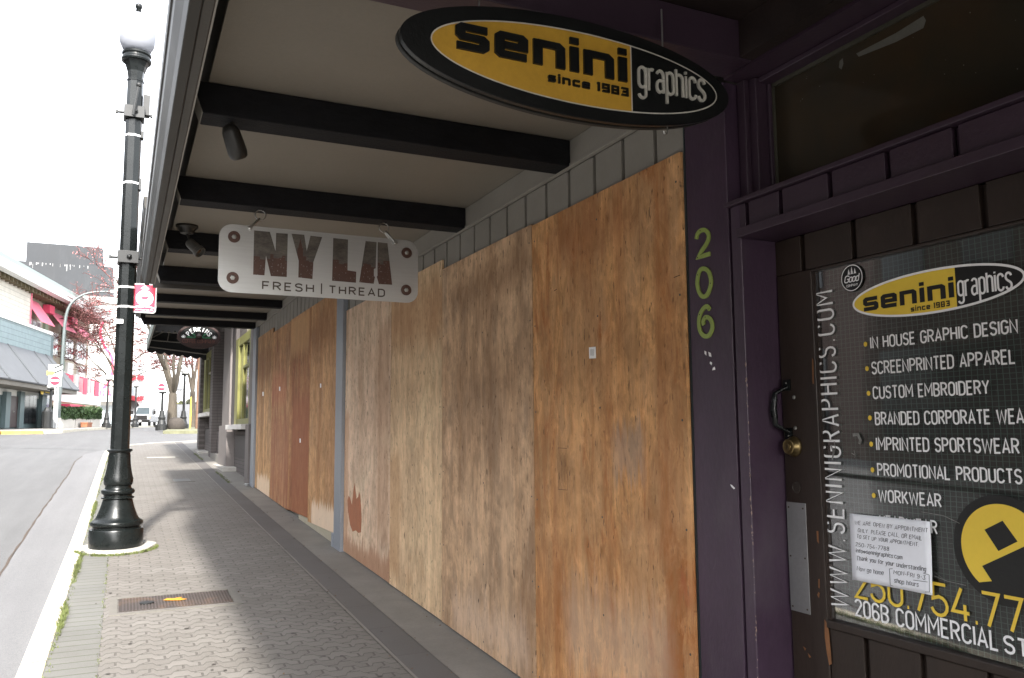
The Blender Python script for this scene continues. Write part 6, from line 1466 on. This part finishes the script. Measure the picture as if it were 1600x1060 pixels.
tree('blossom_tree',onY(186,671,Yt),[
 (L((186,671,0),(186,645,0),(186.5,615,0)),(.2,.16,0)),
 (L((186.5,618,0),(178,598,0),(166,585,.3),(152,572,.3)),(.07,.04,1.7)),
 (L((186.5,618,0),(180,590,0),(170,565,.3),(160,548,.3)),(.07,.04,1.8)),
 (L((186.5,618,0),(190,590,.5),(196,575,0),(207,565,0)),(.07,.04,1.8)),
 (L((186.5,618,0),(192,600,.5),(202,592,0),(216,586,0)),(.06,.04,1.6)),
 (L((186.5,616,0),(184,580,-.5),(180,550,-.5),(172,528,-.5)),(.07,.035,1.7)),
 (L((184,585,-.5),(172,565,-1),(158,548,-1),(147,535,-1)),(.05,.03,1.7)),
 (L((186.5,600,0),(198,585,-1),(214,578,-1),(228,580,-1)),(.05,.03,1.4)),
 (L((186.5,610,0),(176,604,0),(160,600,.3),(148,592,.3)),(.05,.03,1.3)),
 ],'fine twigged red blossom tree mostly hidden by the near street lamp',3200,9,leaf=.042,depth_=5,spread=1.25,up=.0)
Yt=62
tree('blossom_tree',onY(301,668,Yt),[
 (L((301,668,0),(301,640,0),(301,612,0)),(.22,.17,0)),
 (L((301,614,0),(296,590,0),(290,565,0)),(.12,.07,2.2)),(L((301,614,0),(305,585,0),(309,560,0)),(.12,.07,2.2)),(L((301,612,0),(301,580,0),(300,550,0)),(.12,.07,2.0)),
 ],'smaller blossom tree with pale trunk further up the rising street',2600,14,leaf=.06)
# boulder, timber pole, thin post
b=B();c=onY(273.5,671,43.2);v=[]
b.lathe([(0,.30),(.1,.40),(.3,.42),(.5,.34),(.6,.15)],(c[0]+.05,43.2,c[2]-.05),11);b.v=[(x+rnd.uniform(-.04,.04),y+rnd.uniform(-.04,.04),z+rnd.uniform(-.03,.03)) for x,y,z in b.v]
b.build('boulder',M('dark_stone',(.06,.05,.042),.9,.3,8,.6),label='squat dark boulder at the foot of the big tree',cat='boulder',smooth=50)
c=onY(310,670,45);b=B();b.lathe([(0,.16),(7.5,.12)],c,10);pole=b.build('timber_pole',M('pole_timber',(.22,.13,.085),.85,.2,5,.4),label='brown timber utility pole beside the corner shop wall',cat='utility pole')
c=onY(297,671,44);b=B();b.lathe([(0,.03),(1.6,.03)],c,8);b.build('marker_post',m_yel,label='thin yellow marker post right of the black lamp',cat='post')
# centre line of rising street, houses, hedges on the hill
def hillbox(name,px0,px1,pyt,pyb,Yd,mat,lab,cat,roof=None,dp=8):
    a,c=onY(px0,pyt,Yd),onY(px1,pyb,Yd);t=thing(name,((a[0]+c[0])/2,Yd,c[2]),lab,cat)
    b=B();b.box(a[0],c[0],Yd,Yd+dp,c[2]-2,a[2]);b.build('wall',mat,t)
    if roof:
        m_=(a[0]+c[0])/2;h=onY(px0,roof,Yd)[2];b=B();b.prism([(a[0]-.5,Yd-.5,a[2]),(m_,Yd-.5,h),(c[0]+.5,Yd-.5,a[2])],(0,dp+1,0));b.build('roof',M('grey_shingle',(.22,.23,.25),.8,.15,2,.3),t)
    b=B()
    w=(c[0]-a[0]);
    for u in (.2,.6):b.box(a[0]+w*u,a[0]+w*(u+.2),Yd-.05,Yd-.001,c[2]+(a[2]-c[2])*.35,c[2]+(a[2]-c[2])*.75)
    b.build('window',m_win,t);return t
mwh=M('far_white_house',(.72,.70,.68),.8,.06,1,.1)
hillbox('house',270,281,609,634,200,mwh,'white house with grey gable roof up the rising street, between tree and lamp','house',582)
hillbox('house',289,312,596,636,235,mwh,'pale house farther right, behind the thin trees on the hill','house')
def shrub(px,py,rpx,Yd,col,lab,n=900):
    c=onY(px,py,Yd);r=onY(px+rpx,py,Yd)[0]-c[0];t=thing('shrub',(c[0],Yd,c[2]-r),lab,'shrub');b=B()
    for k in range(n):
        v=np.array([rnd.gauss(0,1) for _ in range(3)]);v/=np.linalg.norm(v);p=c+v*r*rnd.uniform(.6,1.05)*np.array([1,1,1.1]);s_=r*.13;v1=np.array([rnd.gauss(0,1) for _ in range(3)])*s_;v2=np.array([rnd.gauss(0,1) for _ in range(3)])*s_
        b.quad(p-v1,p+v2,p+v1,p-v2)
    b.build('foliage',M(t.name.replace('.','_')+'_leaf',col,.8,.4,3,0),t)
shrub(273.5,631,4,190,(.35,.31,.06),'yellow flowering shrub on the hill left of the black lamp')
shrub(282.5,631,4,188,(.09,.10,.04),'dark round shrub on the hill behind the black lamp')
shrub(296,629,5,192,(.10,.11,.07),'grey green shrub on the hill right of the black lamp')
shrub(307,632,3,192,(.05,.05,.05),'small dark bush at the top of the rising street')
